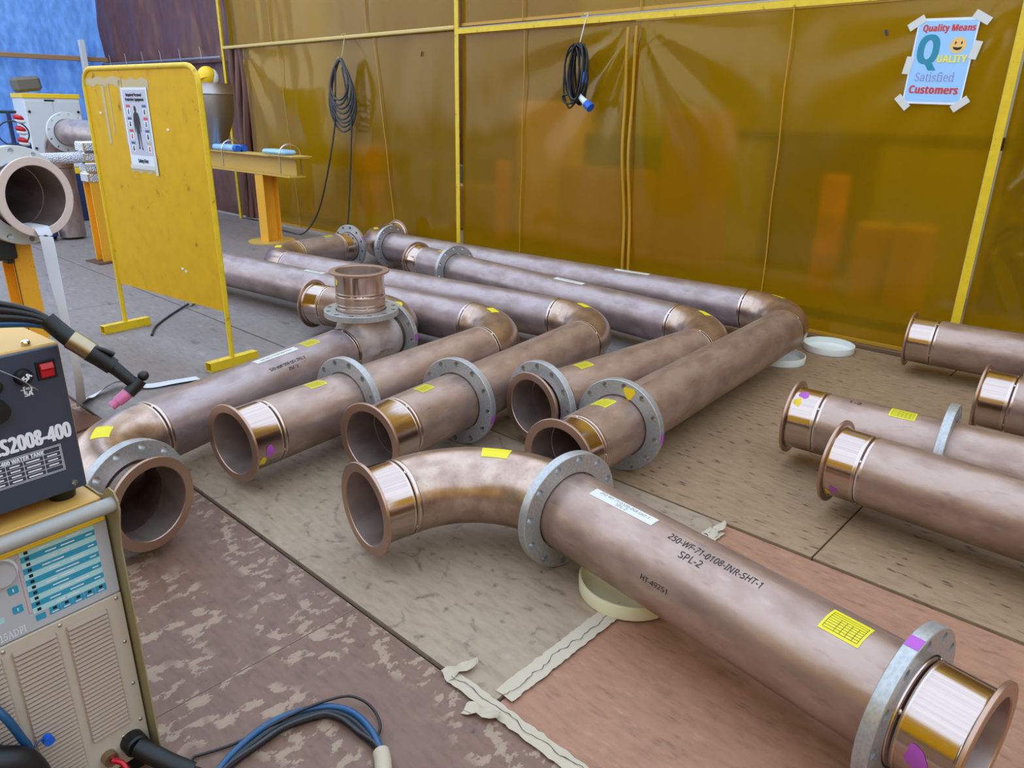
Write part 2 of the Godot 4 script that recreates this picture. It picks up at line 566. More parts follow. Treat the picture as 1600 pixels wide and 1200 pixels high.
	# small materials
	for e in [["sticker", Color(0.86, 0.79, 0.07), 0.5], ["grime", Color(0.20, 0.17, 0.15), 0.8], ["ink", Color(0.07, 0.06, 0.07), 0.6], ["faint_ink", Color(0.35, 0.33, 0.15), 0.6], ["grey_ink", Color(0.42, 0.42, 0.42), 0.6], ["masking_tape", Color(0.80, 0.79, 0.74), 0.7], ["floor_tape", Color(0.72, 0.66, 0.565), 0.75], ["cap_yellow_tint", Color(0.84, 0.81, 0.66), 0.4], ["purple_mark", Color(0.66, 0.30, 0.68), 0.5], ["yellow_mark", Color(0.88, 0.74, 0.06), 0.5], ["black_rubber", Color(0.055, 0.055, 0.06), 0.5], ["cable_grey", Color(0.20, 0.21, 0.23), 0.5], ["cable_black", Color(0.08, 0.08, 0.085), 0.42], ["blue_hose", Color(0.10, 0.30, 0.46), 0.35], ["blue_plastic", Color(0.08, 0.36, 0.78), 0.4], ["white_plastic", Color(0.86, 0.88, 0.88), 0.4], ["red_plastic", Color(0.75, 0.05, 0.12), 0.3], ["pink_ceramic", Color(0.80, 0.42, 0.58), 0.4], ["slate_paint", Color(0.22, 0.25, 0.31), 0.42], ["mustard_paint", Color(0.80, 0.62, 0.30), 0.5], ["khaki_paint", Color(0.60, 0.54, 0.38), 0.5], ["panel_grey", Color(0.72, 0.725, 0.745), 0.45], ["handle_grey", Color(0.62, 0.61, 0.58), 0.4], ["panel_cream", Color(0.76, 0.71, 0.64), 0.5], ["louvre_paint", Color(0.66, 0.58, 0.51), 0.55], ["teal_print", Color(0.16, 0.60, 0.74), 0.5], ["pale_teal_print", Color(0.68, 0.86, 0.87), 0.5], ["bright_yellow", Color(0.97, 0.80, 0.12), 0.45], ["white_print", Color(0.92, 0.93, 0.95), 0.5], ["white_paint", Color(0.83, 0.84, 0.85), 0.45], ["paper_blue", Color(0.60, 0.78, 0.96), 0.5], ["paper_white", Color(0.88, 0.90, 0.94), 0.55], ["paper_grey", Color(0.74, 0.75, 0.82), 0.55], ["old_tape", Color(0.75, 0.68, 0.52), 0.6], ["clear_tape", Color(0.82, 0.82, 0.80), 0.4], ["print_red", Color(0.80, 0.22, 0.18), 0.5], ["print_teal", Color(0.12, 0.52, 0.62), 0.5], ["print_lilac", Color(0.56, 0.52, 0.72), 0.5], ["print_yellow", Color(0.95, 0.88, 0.35), 0.5], ["print_face", Color(0.93, 0.74, 0.42), 0.5], ["print_blue", Color(0.20, 0.34, 0.50), 0.5], ["strap", Color(0.80, 0.81, 0.83), 0.7], ["dark_box", Color(0.12, 0.14, 0.13), 0.6], ["navy", Color(0.08, 0.16, 0.36), 0.5], ["olive_bag", Color(0.42, 0.40, 0.35), 0.7], ["orange_drum", Color(0.95, 0.55, 0.08), 0.5], ["amber_locker", Color(0.80, 0.58, 0.25), 0.5], ["lap_bright", Color(0.84, 0.76, 0.72), 0.45], ["flange_white", Color(0.80, 0.82, 0.82), 0.5], ["yellow_drum", Color(0.85, 0.62, 0.12), 0.5], ["green_box", Color(0.20, 0.42, 0.16), 0.5], ["cream_box", Color(0.80, 0.76, 0.62), 0.6], ["shed_wall", Color(0.62, 0.58, 0.50), 0.7], ["cardboard", Color(0.62, 0.48, 0.32), 0.8], ["door_wood", Color(0.33, 0.18, 0.12), 0.5]]:
		mat(e[0], e[1], e[2])
	mat("steel", Color(0.72, 0.72, 0.74), 0.28, 1.0)
	mat("chrome", Color(0.82, 0.82, 0.84), 0.12, 1.0)
	mat("satin_steel", Color(0.66, 0.64, 0.64), 0.38, 0.9)
	mat("brass", Color(0.66, 0.60, 0.49), 0.35, 1.0)
	var crush := noise_tex(67, 0.03, 4, [])
	var fo := mat("foil", Color(0.86, 0.86, 0.88), 0.22, 1.0)
	relief(fo, crush, 1.2)
	fo.uv1_scale = Vector3(4, 4, 1)
	var cap := mat("cap_plastic", Color(0.88, 0.88, 0.84), 0.4)
	cap.subsurf_scatter_enabled = true
	cap.subsurf_scatter_strength = 0.2


# ---------------------------------------------------------------- setting
func build_setting() -> void:
	var m := MB.new()
	m.box(Vector3(-4.5, -0.08, -1.3), Vector3(22, 0.12, 9.4))
	var floor_node := struct("floor", m.done(), M.slab)
	m = MB.new()
	m.box(Vector3(-14, -0.30, 8), Vector3(60, 0.2, 60))  # unseen ground slab, added so reflections meet lit concrete
	struct("ground_added", m.done(), M.added_concrete)
	m = MB.new()
	m.box(Vector3(-1.2, 0.014, -5.05), Vector3(9.0, 0.028, 0.045), 0.003)
	struct("trim_1", m.done(), M.batten)
	# rows of boards, each 2.5 m long, with an open joint round every board
	var rows := [[0.17, 1.42, -0.006, -0.30], [-1.084, 0.163, -0.006, -1.64], [-2.342, -1.094, 0.0, -1.05], [-3.596, -2.352, 0.0, -0.722], [-4.85, -3.602, 0.0, -2.2], [-5.6, -4.856, 0.0, -0.9]]
	for r in rows.size():
		var row: Array = rows[r]
		for k in range(-6, 3):
			var x0: float = row[3] + k * 2.505
			var x1: float = x0 + (2.503 if r <= 1 else 2.499)
			if x1 < -14.2 or x0 > 3.6:
				continue
			var cx: float = (x0 + x1) * 0.5
			var kind := "board_cool_lit"
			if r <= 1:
				kind = "board_peeling" if cx > -4.5 else "board_cool_lit"
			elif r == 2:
				kind = "board_red_warm_lit" if k >= 0 else ("board_tan" if k == -1 else "board_cool_lit")
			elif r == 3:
				kind = "board_spotted_warm_lit" if k >= -1 else "board_cool_lit"
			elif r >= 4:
				kind = "board_spotted_warm_lit" if cx > -2.3 else "board_cool_lit"
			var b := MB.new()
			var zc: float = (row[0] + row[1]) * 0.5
			b.box(Vector3(cx, (-0.006 if kind == "board_red_warm_lit" else row[2]) - 0.009, zc), Vector3(x1 - x0, 0.018, row[1] - row[0]), 0.0015)
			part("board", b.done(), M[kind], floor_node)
	# tape over the joints and its torn ends
	strip("masking_tape", "wide cream masking tape over the joint beside the reddish board", Vector3(-1.052, 0, -2.28), Vector3(-1.052, 0, -1.13), 0.062, 5)
	strip("masking_tape", "long wrinkled cream tape along the edge of the reddish board", Vector3(-1.20, 0, -1.085), Vector3(0.4, 0, -1.075), 0.045, 11)
	for s in [["torn curled scrap of cream tape where two tape strips cross", Vector3(-1.10, -0.004, -1.035), 0.3], ["small torn tape flap standing up at the tan board edge", Vector3(-1.22, 0.0, -1.07), 1.2], ["crumpled torn paper tape at the far corner of the reddish board", Vector3(-1.055, 0.001, -2.22), 1.45]]:
		scrap(s[0], s[1], s[2])


func strip(called: String, label: String, a: Vector3, b: Vector3, w: float, sd: int) -> void:
	var m := MB.new()
	var nz := FastNoiseLite.new()
	nz.seed = sd
	nz.frequency = 4.0
	var d := (b - a).normalized()
	var s := d.cross(Vector3.UP)
	var n := 110
	var rows := []
	for k in n + 1:
		var ids := []
		for j in 7:
			var q := (j / 6.0 - 0.5)
			var p := a + (b - a) * (float(k) / n)
			var edge := nz.get_noise_2d(k * 0.11, 5.0 + signf(q)) * 0.012
			p += s * (q * (w + edge * absf(q) * 2.0))
			var ridge := 0.005 * exp(-pow((q - 0.25 * nz.get_noise_1d(k * 0.02)) * 9.0, 2)) * (0.6 + 0.6 * nz.get_noise_2d(k * 0.2, 40))
			p.y = 0.0014 + maxf(ridge, 0.0) + 0.0008 * absf(nz.get_noise_2d(k * 0.5, j * 3.0))
			ids.append(p)
		rows.append(ids)
	grid(m, rows)
	var t := thing(called, label, "tape")
	part("tape", m.done(), M.floor_tape, t)
	# black grime caught in the crease along the middle
	var g := MB.new()
	var mid := []
	for k in n + 1:
		var c: Vector3 = rows[k][3]
		var q := 0.35 * w * nz.get_noise_1d(k * 0.03 + 9.0)
		var wd := 0.0006 + 0.0016 * absf(nz.get_noise_1d(k * 0.25 + 70.0))
		mid.append([c + s * (q - wd) + Vector3(0, 0.0012, 0), c + s * (q + wd) + Vector3(0, 0.0012, 0)])
	grid(g, mid)
	part("grime_line", g.done(), M.grime, t, "dark grime along the crease")


func grid(m: MB, rows: Array, flip := false) -> void:
	# a smooth sheet through rows of points
	var base := m.v.size()
	var nr := rows.size()
	var nc: int = rows[0].size()
	for k in nr:
		for j in nc:
			var du: Vector3 = rows[k][min(j + 1, nc - 1)] - rows[k][max(j - 1, 0)]
			var dv: Vector3 = rows[min(k + 1, nr - 1)][j] - rows[max(k - 1, 0)][j]
			var nn := du.cross(dv).normalized()
			if nn.y < -0.3 or flip:
				nn = -nn
			m.pt(rows[k][j], nn, Vector2(rows[k][j].x, rows[k][j].y - rows[k][j].z))
	for k in nr - 1:
		for j in nc - 1:
			var i := base + k * nc + j
			m.quad(i, i + 1, i + nc + 1, i + nc)


func scrap(label: String, at: Vector3, turn: float) -> void:
	var m := MB.new()
	var rows := []
	for k in 6:
		var ids := []
		for j in 4:
			var u := k / 5.0
			var q := j / 3.0 - 0.5
			ids.append(Vector3(u * 0.10, 0.002 + 0.022 * u * u + 0.006 * sin(j * 2.0 + k), q * (0.045 - 0.02 * u + 0.012 * sin(k * 2.3))))
		rows.append(ids)
	grid(m, rows)
	var o := solo("tape_scrap", m.done(), M.floor_tape, label, "tape scrap")
	o.position = at
	o.rotation.y = turn


# ---------------------------------------------------------------- curtains
func sheet(x0: float, x1: float, y0: float, y1: float, z: float, sd: int, amp: float, thick: float, nx: int, ny: int, pulls: Array = []) -> ArrayMesh:
	var nz := FastNoiseLite.new()
	nz.seed = sd
	nz.frequency = 1.0
	nz.fractal_octaves = 3
	var fr := []
	var bk := []
	for k in ny + 1:
		var a := []
		var b := []
		for j in nx + 1:
			var x := lerpf(x0, x1, float(j) / nx)
			var y := lerpf(y0, y1, float(k) / ny)
			var d := amp * (nz.get_noise_2d(x * 1.1, y * 0.35) + 0.16 * nz.get_noise_2d(x * 5.0 + y * 0.6, y * 0.7 + 20.0) + 0.02 * nz.get_noise_2d(x * 9.0, y * 7.0 + 50.0)) + 0.005 * exp(-y * 2.4) * nz.get_noise_2d(x * 5.0 + 90.0, y * 4.0)
			for p in pulls:
				# creases that fan out from a tied corner
				var q := Vector2(x - p[0], y - p[1])
				var rad := q.length()
				d += p[2] * sin(q.angle() * p[3]) * minf(rad * 4.0, 1.0) * exp(-rad * 1.5)
			var fade := clampf((y - y0) / 0.12, 0.0, 1.0) * clampf((y1 - y) / 0.12, 0.0, 1.0) * 0.7 + 0.3
			a.append(Vector3(x, y, z + d * fade))
			b.append(Vector3(x, y, z + d * fade - thick))
		fr.append(a)
		bk.append(b)
	var m := MB.new()
	grid_dir(m, fr, Vector3.BACK)
	grid_dir(m, bk, Vector3.FORWARD)
	var edge := func(p0: Vector3, p1: Vector3, q0: Vector3, q1: Vector3, nn: Vector3) -> void:
		var i0 := m.pt(p0, nn)
		var i1 := m.pt(p1, nn)
		var i2 := m.pt(q1, nn)
		var i3 := m.pt(q0, nn)
		m.quad(i0, i1, i2, i3)
	for j in nx:
		edge.call(fr[0][j], fr[0][j + 1], bk[0][j], bk[0][j + 1], Vector3.DOWN)
		edge.call(fr[ny][j], fr[ny][j + 1], bk[ny][j], bk[ny][j + 1], Vector3.UP)
	for k in ny:
		edge.call(fr[k][0], fr[k + 1][0], bk[k][0], bk[k + 1][0], Vector3.LEFT)
		edge.call(fr[k][nx], fr[k + 1][nx], bk[k][nx], bk[k + 1][nx], Vector3.RIGHT)
	return m.done()


func grid_dir(m: MB, rows: Array, towards: Vector3) -> void:
	var base := m.v.size()
	var nr := rows.size()
	var nc: int = rows[0].size()
	for k in nr:
		for j in nc:
			var du: Vector3 = rows[k][min(j + 1, nc - 1)] - rows[k][max(j - 1, 0)]
			var dv: Vector3 = rows[min(k + 1, nr - 1)][j] - rows[max(k - 1, 0)][j]
			var nn := du.cross(dv).normalized()
			if nn.dot(towards) < 0.0:
				nn = -nn
			m.pt(rows[k][j], nn, Vector2(rows[k][j].x, rows[k][j].y))
	for k in nr - 1:
		for j in nc - 1:
			var i := base + k * nc + j
			m.quad(i, i + 1, i + nc + 1, i + nc)


func curtain(label: String, x0: float, x1: float, y0: float, y1: float, z: float, sd: int, amp: float, seams: Array, pulls: Array = []) -> void:
	var t := thing("welding_curtain", label, "curtain", Vector3((x0 + x1) * 0.5, 0, z))
	var cx := (x0 + x1) * 0.5
	for p in pulls:
		p[0] -= cx
	var nx := int((x1 - x0) * 24.0)
	var ny := int((y1 - y0) * 22.0)
	part("film", sheet(x0 - cx, x1 - cx, y0, y1, 0.0, sd, amp, 0.0015, nx, ny, pulls), M.amber_film, t)
	for s in seams:
		var m := MB.new()
		var lean: float = s[1]
		var pts := []
		for k in 13:
			var y := lerpf(y0, y1, k / 12.0)
			pts.append(Vector3(s[0] - cx + lean * (y - 1.0) + 0.004 * sin(y * 9.0 + s[0] * 7.0), y, 0.012 + amp * 0.6))
		m.tube(curve(pts, 3), 0.0045, 6)
		part("seam", m.done(), M.film_seam, t, "welded vertical seam of the film")
	# hems
	for y in [y0 + 0.012, y1 - 0.012]:
		var h := MB.new()
		h.box(Vector3(0, y, 0.004), Vector3(x1 - x0, 0.024, 0.006), 0.001)
		part("hem", h.done(), M.film_seam, t)


func build_curtains() -> void:
	# steel frame
	var f := thing("curtain_support", "yellow steel posts and rails that carry the amber curtains", "support", Vector3(-3.2, 0, -5.06))
	for x in [-9.80, -5.41, -0.98, 3.45]:
		var m := MB.new()
		m.box(Vector3(x + 3.2, 1.7, 0.0), Vector3(0.05, 3.4, 0.008), 0.001)
		m.box(Vector3(x + 3.2 - 0.021, 1.7, -0.02), Vector3(0.008, 3.4, 0.045), 0.001)
		part("post", m.done(), M.frame_yellow, f, "yellow angle-steel post")
	var spans := [[-9.78, -5.43], [-5.39, -1.0], [-0.96, 3.4]]
	for k in 3:
		var cx: float = (spans[k][0] + spans[k][1]) * 0.5 + 3.2
		var len: float = spans[k][1] - spans[k][0]
		var m := MB.new()
		if k == 0:
			m.box(Vector3(cx, 2.15, 0.0), Vector3(len, 0.035, 0.035), 0.008)
			part("rail", m.done(), M.rail_paint, f, "pale rusty square rail")
		else:
			m.box(Vector3(cx, 2.118, 0.0), Vector3(len, 0.045, 0.006), 0.001)
			part("rail", m.done(), M.frame_yellow, f)
			var g := MB.new()
			g.box(Vector3(cx, 2.143, -0.018), Vector3(len, 0.006, 0.045), 0.001)
			part("rail_flange", g.done(), M.satin_steel, f, "grey upper flange of the rail")
	var z := -5.10
	curtain("amber film curtain behind the grey cable loop on the long wall", -9.35, -5.45, 0.03, 2.16, z, 101, 0.018, [[-8.4, -0.09], [-6.52, -0.12]], [[-9.3, 2.1, 0.03, 9.0]])
	curtain("tall amber curtain strip behind the black coiled cable with blue plug", -5.38, -3.44, 0.03, 2.11, z, 107, 0.016, [[-4.60, 0.01]], [[-3.5, 2.08, 0.03, 14.0]])
	curtain("wide amber curtain with the taped blue poster on it", -3.47, -1.01, 0.03, 2.11, z + 0.03, 113, 0.011, [[-2.24, -0.02]], [[-3.45, 2.08, 0.035, 12.0], [-1.02, 2.05, 0.008, 18.0]])
	curtain("amber curtain to the right of the slanting yellow post", -0.95, 3.4, 0.03, 2.11, z, 119, 0.014, [[0.3, 0.0]], [[-0.95, 0.9, 0.02, 14.0]])
	curtain("upper amber curtain above the pale rusty rail", -9.76, -5.45, 2.13, 3.35, z - 0.035, 127, 0.02, [[-8.62, -0.05], [-6.75, -0.05]])
	curtain("upper amber curtain above the yellow rail with the hook wire", -5.38, -1.01, 2.16, 3.35, z, 131, 0.015, [[-4.62, 0.0], [-3.45, 0.0]])
	curtain("upper amber curtain beyond the slanting yellow post", -0.95, 3.4, 2.16, 3.35, z, 137, 0.03, [])
	# folded free edge between the two film widths
	var fold := MB.new()
	for e in [[-3.50, 0.05, 0.03], [-3.43, 0.06, 0.026]]:
		var pts := []
		for k in 15:
			var y := lerpf(0.06, 2.05, k / 14.0)
			pts.append(Vector3(e[0] + 0.03 * sin(y * 2.2 + e[0] * 5.0) + 0.05 * (1.0 - y / 2.0), y, z + e[1] + 0.012 * sin(y * 7.0)))
		fold.tube(curve(pts, 3), e[2] * 0.45, 8)
	solo("curtain_edge", fold.done(), M.film_seam, "rolled yellow free edge where two amber curtains overlap", "curtain edge")
	# the bay is curtained off on the other sides as well
	var side := thing("welding_curtain", "amber curtain closing the bay behind the camera", "curtain", Vector3(-0.9, 0, 3.0))
	part("film", sheet(-5.0, 5.2, 0.03, 2.9, 0.0, 149, 0.05, 0.0015, 100, 24), M.amber_film, side)
	var east := thing("welding_curtain", "amber curtain closing the right-hand end of the bay", "curtain", Vector3(4.2, 0, -1.1), PI / 2)
	part("film", sheet(-4.0, 4.0, 0.03, 2.9, 0.0, 151, 0.05, 0.0015, 70, 24), M.amber_film, east)


# ---------------------------------------------------------------- pipe spools
func leg(o: Vector3, axis: String) -> Frame:
	if axis == "x":
		return Frame.new(o, Vector3.RIGHT, Vector3.BACK, Vector3.UP)
	if axis == "z":
		return Frame.new(o, Vector3.BACK, Vector3.RIGHT, Vector3.UP)
	return Frame.new(o, Vector3.UP, Vector3.RIGHT, Vector3.BACK)


func pipe_run(p: Node, f: Frame, t0: float, t1: float, m := "pipe") -> void:
	var b := MB.new()
	var a := minf(t0, t1) + 0.0022
	var e := maxf(t0, t1) - 0.0022
	b.lathe([Vector2(RI + 0.0015, a), Vector2(R, a + 0.003), Vector2(R, e - 0.003), Vector2(RI + 0.0015, e), Vector2(RI, e), Vector2(RI, a), Vector2(RI + 0.0015, a)], f.o, f.dir, f.side, f.up, 64)
	part("pipe", b.done(), M[m], p)


func band(p: Node, f: Frame, t0: float, t1: float) -> void:
	var b := MB.new()
	b.lathe([Vector2(R, t0), Vector2(R + 0.0006, t0 + 0.001), Vector2(R + 0.0006, t1 - 0.001), Vector2(R, t1)], f.o, f.dir, f.side, f.up, 64)
	part("ground_band", b.done(), M.ground_edge, p, "bright ground band beside the joint")


func joint(p: Node, f: Frame, t: float, spin := 0.0) -> void:
	band(p, f, t - 0.018, t - 0.0045)
	band(p, f, t + 0.0045, t + 0.013)
	for k in 4:
		var ang := spin + TAU * k / 4.0
		var rad := f.side * sin(ang) + f.up * cos(ang)
		var tan := f.side * cos(ang) - f.up * sin(ang)
		var o := part("tack_weld", tack_mesh, M.tack, p)
		o.transform = Transform3D(Basis(tan, f.dir, tan.cross(f.dir)), f.o + f.dir * t + rad * (R - 0.001))


func stub(p: Node, f: Frame, tg: float, tl: float, lap_mat := "lap_face") -> void:
	var s := signf(tl - tg)
	var d := f.dir * s
	var a := tg * s + 0.0022
	var e := tl * s
	var b := MB.new()
	var lip := 0.011
	b.lathe([Vector2(RI + 0.0015, a), Vector2(R, a + 0.003), Vector2(R, e - lip - 0.010), Vector2(R + 0.0015, e - lip - 0.005), Vector2(R + 0.005, e - lip - 0.0012), Vector2(R + 0.010, e - lip)], f.o, d, f.side, f.up, 64)
	part("stub_end", b.done(), M.stub, p, "bright machined stub end")
	var i := MB.new()
	i.lathe([Vector2(RI, e - 0.003), Vector2(RI, a), Vector2(RI + 0.0015, a)], f.o, d, f.side, f.up, 64)
	part("stub_bore", i.done(), M.bore, p, "brushed inner wall of the stub end")
	var l := MB.new()
	l.lathe([Vector2(R + 0.010, e - lip), Vector2(LAP - 0.0015, e - lip), Vector2(LAP, e - lip + 0.0015), Vector2(LAP, e - 0.0015), Vector2(LAP - 0.0015, e), Vector2(RI + 0.002, e), Vector2(RI, e - 0.003)], f.o, d, f.side, f.up, 64)
	part("lap", l.done(), M[lap_mat], p, "copper coloured lap ring")


func elbow(p: Node, corner: Vector3, A: Vector3, B: Vector3, ext := 0.0) -> void:
	var c := corner + (A + B) * EB
	var up := A.cross(B).normalized()
	if up.y < -0.1:
		up = -up
	var b := MB.new()
	var st := []
	if ext > 0.0:
		st.append([corner + A * (EB + ext - 0.0012), -B, -A])
	var n := 22
	for k in n + 1:
		var th := PI / 2 * k / n
		if ext <= 0.0:
			th = lerpf(0.004, PI / 2 - 0.004, float(k) / n)
		var out := -(B * cos(th) + A * sin(th))
		st.append([c + out * EB, out, B * sin(th) - A * cos(th)])
	if ext > 0.0:
		st.append([corner + B * (EB + ext - 0.0012), -A, B])
	for shell in [[R, 1.0], [RI, -1.0]]:
		var base := b.v.size()
		var along := 0.0
		for k in st.size():
			if k > 0:
				along += st[k][0].distance_to(st[k - 1][0])
			for j in 57:
				var ang := TAU * j / 56.0
				var d: Vector3 = st[k][1] * sin(ang) + up * cos(ang)
				b.pt(st[k][0] + d * shell[0], d * shell[1], Vector2(ang * R, along + corner.x))
		for k in st.size() - 1:
			for j in 56:
				var i := base + k * 57 + j
				b.quad(i, i + 1, i + 58, i + 57)
	for e in [0, st.size() - 1]:
		var nn: Vector3 = -st[e][2] if e == 0 else st[e][2]
		var prev := []
		for j in 57:
			var ang := TAU * j / 56.0
			var d: Vector3 = st[e][1] * sin(ang) + up * cos(ang)
			var cur := [b.pt(st[e][0] + d * R, nn), b.pt(st[e][0] + d * RI, nn)]
			if j:
				b.quad(prev[0], cur[0], cur[1], prev[1])
			prev = cur
	part("elbow", b.done(), M.elbow, p, "smooth long-radius elbow")


func elbow_sticker(p: Node, corner: Vector3, A: Vector3, B: Vector3, th0: float, th1: float, p0: float, p1: float) -> void:
	var c := corner + (A + B) * EB
	var b := MB.new()
	var rows := []
	for k in 7:
		var th := deg_to_rad(lerpf(th0, th1, k / 6.0))
		var out := -(B * cos(th) + A * sin(th))
		var ids := []
		for j in 6:
			var ang := deg_to_rad(lerpf(p0, p1, j / 5.0))
			ids.append(c + out * EB + (out * sin(ang) + Vector3.UP * cos(ang)) * (R + 0.0009))
		rows.append(ids)
	grid_dir(b, rows, Vector3.UP)
	part("inspection_sticker", b.done(), M.sticker, p, "yellow inspection sticker")


func patch(f: Frame, t0: float, t1: float, p0: float, p1: float, r: float, skew := 0.0) -> ArrayMesh:
	var b := MB.new()
	var nt: int = max(2, int(absf(t1 - t0) / 0.03))
	for k in nt + 1:
		for j in 8:
			var u := float(k) / nt
			var w := j / 7.0
			var ang := deg_to_rad(lerpf(p0, p1, w) + skew * (u - 0.5))
			var rad := f.side * sin(ang) + f.up * cos(ang)
			b.pt(f.o + f.dir * lerpf(t0, t1, u) + rad * r, rad, Vector2(u, w))
	for k in nt:
		for j in 7:
			var i := k * 8 + j
			b.quad(i, i + 1, i + 9, i + 8)
	return b.done()


func sticker(p: Node, f: Frame, t0: float, t1: float, p0: float, p1: float) -> void:
	var s := part("inspection_sticker", patch(f, t0, t1, p0, p1, R + 0.0008), M.sticker, p, "yellow inspection sticker with printed table")
	# printed form: ruled lines
	var b := MB.new()
	var dt := t1 - t0
	for k in 8:
		var q := lerpf(p0, p1, 0.14 + 0.105 * k)
		rule(b, f, t0 + dt * 0.07, t1 - dt * 0.07, q, q + 0.55)
	for u in [0.07, 0.34, 0.48, 0.62, 0.78, 0.925]:
		rule(b, f, t0 + dt * u, t0 + dt * u + 0.0011, lerpf(p0, p1, 0.36 if u > 0.07 and u < 0.9 else 0.14), lerpf(p0, p1, 0.88))
	part("print", b.done(), M.faint_ink, s)


func rule(b: MB, f: Frame, t0: float, t1: float, p0: float, p1: float) -> void:
	var n := 4
	var prev := []
	for j in n + 1:
		var ang := deg_to_rad(lerpf(p0, p1, float(j) / n))
		var rad := f.side * sin(ang) + f.up * cos(ang)
		var cur := [b.pt(f.o + f.dir * t0 + rad * (R + 0.0014), rad), b.pt(f.o + f.dir * t1 + rad * (R + 0.0014), rad)]
		if j:
			b.quad(prev[0], prev[1], cur[1], cur[0])
		prev = cur


func tape_label(p: Node, f: Frame, t0: float, t1: float, p0: float, p1: float, lines: Array, flip := 1.0) -> void:
	var s := part("tape_label", patch(f, t0, t1, p0, p1, R + 0.0007, -3.0), M.masking_tape, p, "strip of white masking tape with pen writing")
	var mid := deg_to_rad((p0 + p1) * 0.5)
	for k in lines.size():
		var w: String = lines[k]
		var ang := mid + flip * (k - (lines.size() - 1) * 0.5) * 0.014 / R
		part("writing", bent_text(w, 0.011, minf((t1 - t0) * 0.8, w.length() * 0.0085), f, (t0 + t1) * 0.5, ang, flip, 0.0006), M.grey_ink, s)


func spot(p: Node, f: Frame, t: float, phi: float, rt: float, rp: float, m: String, r := R) -> void:
	# a dab of marking paint on a round surface
	var b := MB.new()
	var mid_rad := f.side * sin(deg_to_rad(phi)) + f.up * cos(deg_to_rad(phi))
	var c0 := b.pt(f.o + f.dir * t + mid_rad * (r + 0.0008), mid_rad)
	var ring := []
	for k in 25:
		var q := TAU * k / 24.0
		var wob := 1.0 + 0.13 * sin(q * 3.0 + t * 40.0) + 0.07 * sin(q * 5.0 + phi)
		var ang := deg_to_rad(phi) + sin(q) * rp * wob / r
		var rad := f.side * sin(ang) + f.up * cos(ang)
		ring.append(b.pt(f.o + f.dir * (t + cos(q) * rt * wob) + rad * (r + 0.0008), rad))
	for k in 24:
		b.tri(c0, ring[k], ring[k + 1])
	part("paint_mark", b.done(), M[m], p, "dab of " + ("purple" if m == "purple_mark" else "yellow") + " marking paint")


func rim_mark(p: Node, f: Frame, tc: float, phi: float, wide := 7.0, m := "purple_mark") -> void:
	part("paint_mark", patch(f, tc - FT * 0.44, tc + FT * 0.44, phi - wide, phi + wide, FR + 0.0007), M[m], p, "purple paint stripe on the flange rim")


func make_flange() -> ArrayMesh:
	# lap joint backing flange: twelve bolt holes, chamfered rim, axis along y
	var b := MB.new()
	var rb := 0.1385
	var ro := FR - 0.002
	var rh := 0.0132
	var rc := 0.181
	var half := FT * 0.5
	for k in 12:
		var mid := TAU * (k + 0.5) / 12.0
		var hc := Vector2(rc, 0)
		var w := PI / 12.0
		var dirs := []
		var corners := [Vector2(ro * cos(w), ro * sin(w)), Vector2(rb * cos(w), rb * sin(w)), Vector2(rb * cos(w), -rb * sin(w)), Vector2(ro * cos(w), -ro * sin(w))]
		# outline of the sector, corner by corner
		var outl := []
		for j in 6:
			var a := lerpf(-w, w, j / 6.0)
			outl.append(Vector2(ro * cos(a), ro * sin(a)))
		for j in 3:
			outl.append(corners[0].lerp(corners[1], j / 3.0))
		for j in 5:
			var a2 := lerpf(w, -w, j / 5.0)
			outl.append(Vector2(rb * cos(a2), rb * sin(a2)))
		for j in 3:
			outl.append(corners[2].lerp(corners[3], j / 3.0))
		for p in outl:
			dirs.append((p - hc).normalized())
		for s in [-1.0, 1.0]:
			var nn := Vector3(0, s, 0)
			var prev := []
			for j in outl.size() + 1:
				var q: int = j % outl.size()
				var po: Vector2 = outl[q].rotated(mid)
				var ph: Vector2 = (hc + dirs[q] * rh).rotated(mid)
				var cur := [b.pt(Vector3(po.x, s * half, po.y), nn, po), b.pt(Vector3(ph.x, s * half, ph.y), nn, ph)]
				if j:
					b.quad(prev[0], cur[0], cur[1], prev[1])
				prev = cur
		var prevh := []
		for j in dirs.size() + 1:
			var d: Vector2 = dirs[j % dirs.size()]
			var ph2: Vector2 = (hc + d * rh).rotated(mid)
			var nd := Vector3(-d.rotated(mid).x, 0, -d.rotated(mid).y)
			var cur2 := [b.pt(Vector3(ph2.x, half, ph2.y), nd, Vector2(j, 0)), b.pt(Vector3(ph2.x, -half, ph2.y), nd, Vector2(j, 1))]
			if j:
				b.quad(prevh[0], cur2[0], cur2[1], prevh[1])
			prevh = cur2
	b.lathe([Vector2(ro, -half), Vector2(FR, -half + 0.002), Vector2(FR, half - 0.002), Vector2(ro, half)], Vector3.ZERO, Vector3.UP, Vector3.RIGHT, Vector3.BACK, 72)
	b.lathe([Vector2(rb, half), Vector2(rb, -half)], Vector3.ZERO, Vector3.UP, Vector3.RIGHT, Vector3.BACK, 60)
	return b.done()


func flange(p: Node, f: Frame, tc: float, spin := 0.1, m := "galvanised") -> void:
	var o := part("flange", flange_mesh, M[m], p, "galvanised backing flange with twelve bolt holes")
	var z := f.dir.cross(f.side) * -1.0
	o.transform = Transform3D(Basis(z.cross(f.dir) * -1.0, f.dir, z).orthonormalized(), f.o + f.dir * tc) * Transform3D(Basis(Vector3.UP, spin), Vector3.ZERO)
	if o.transform.basis.determinant() < 0.0:
		o.transform.basis = Basis(-o.transform.basis.x, o.transform.basis.y, o.transform.basis.z)


func spool(called: String, label: String, x: float, z: float, deg: float, group := "") -> Node3D:
	return thing(called, label, "pipe spool", Vector3(x, 0, z), deg_to_rad(deg), group)


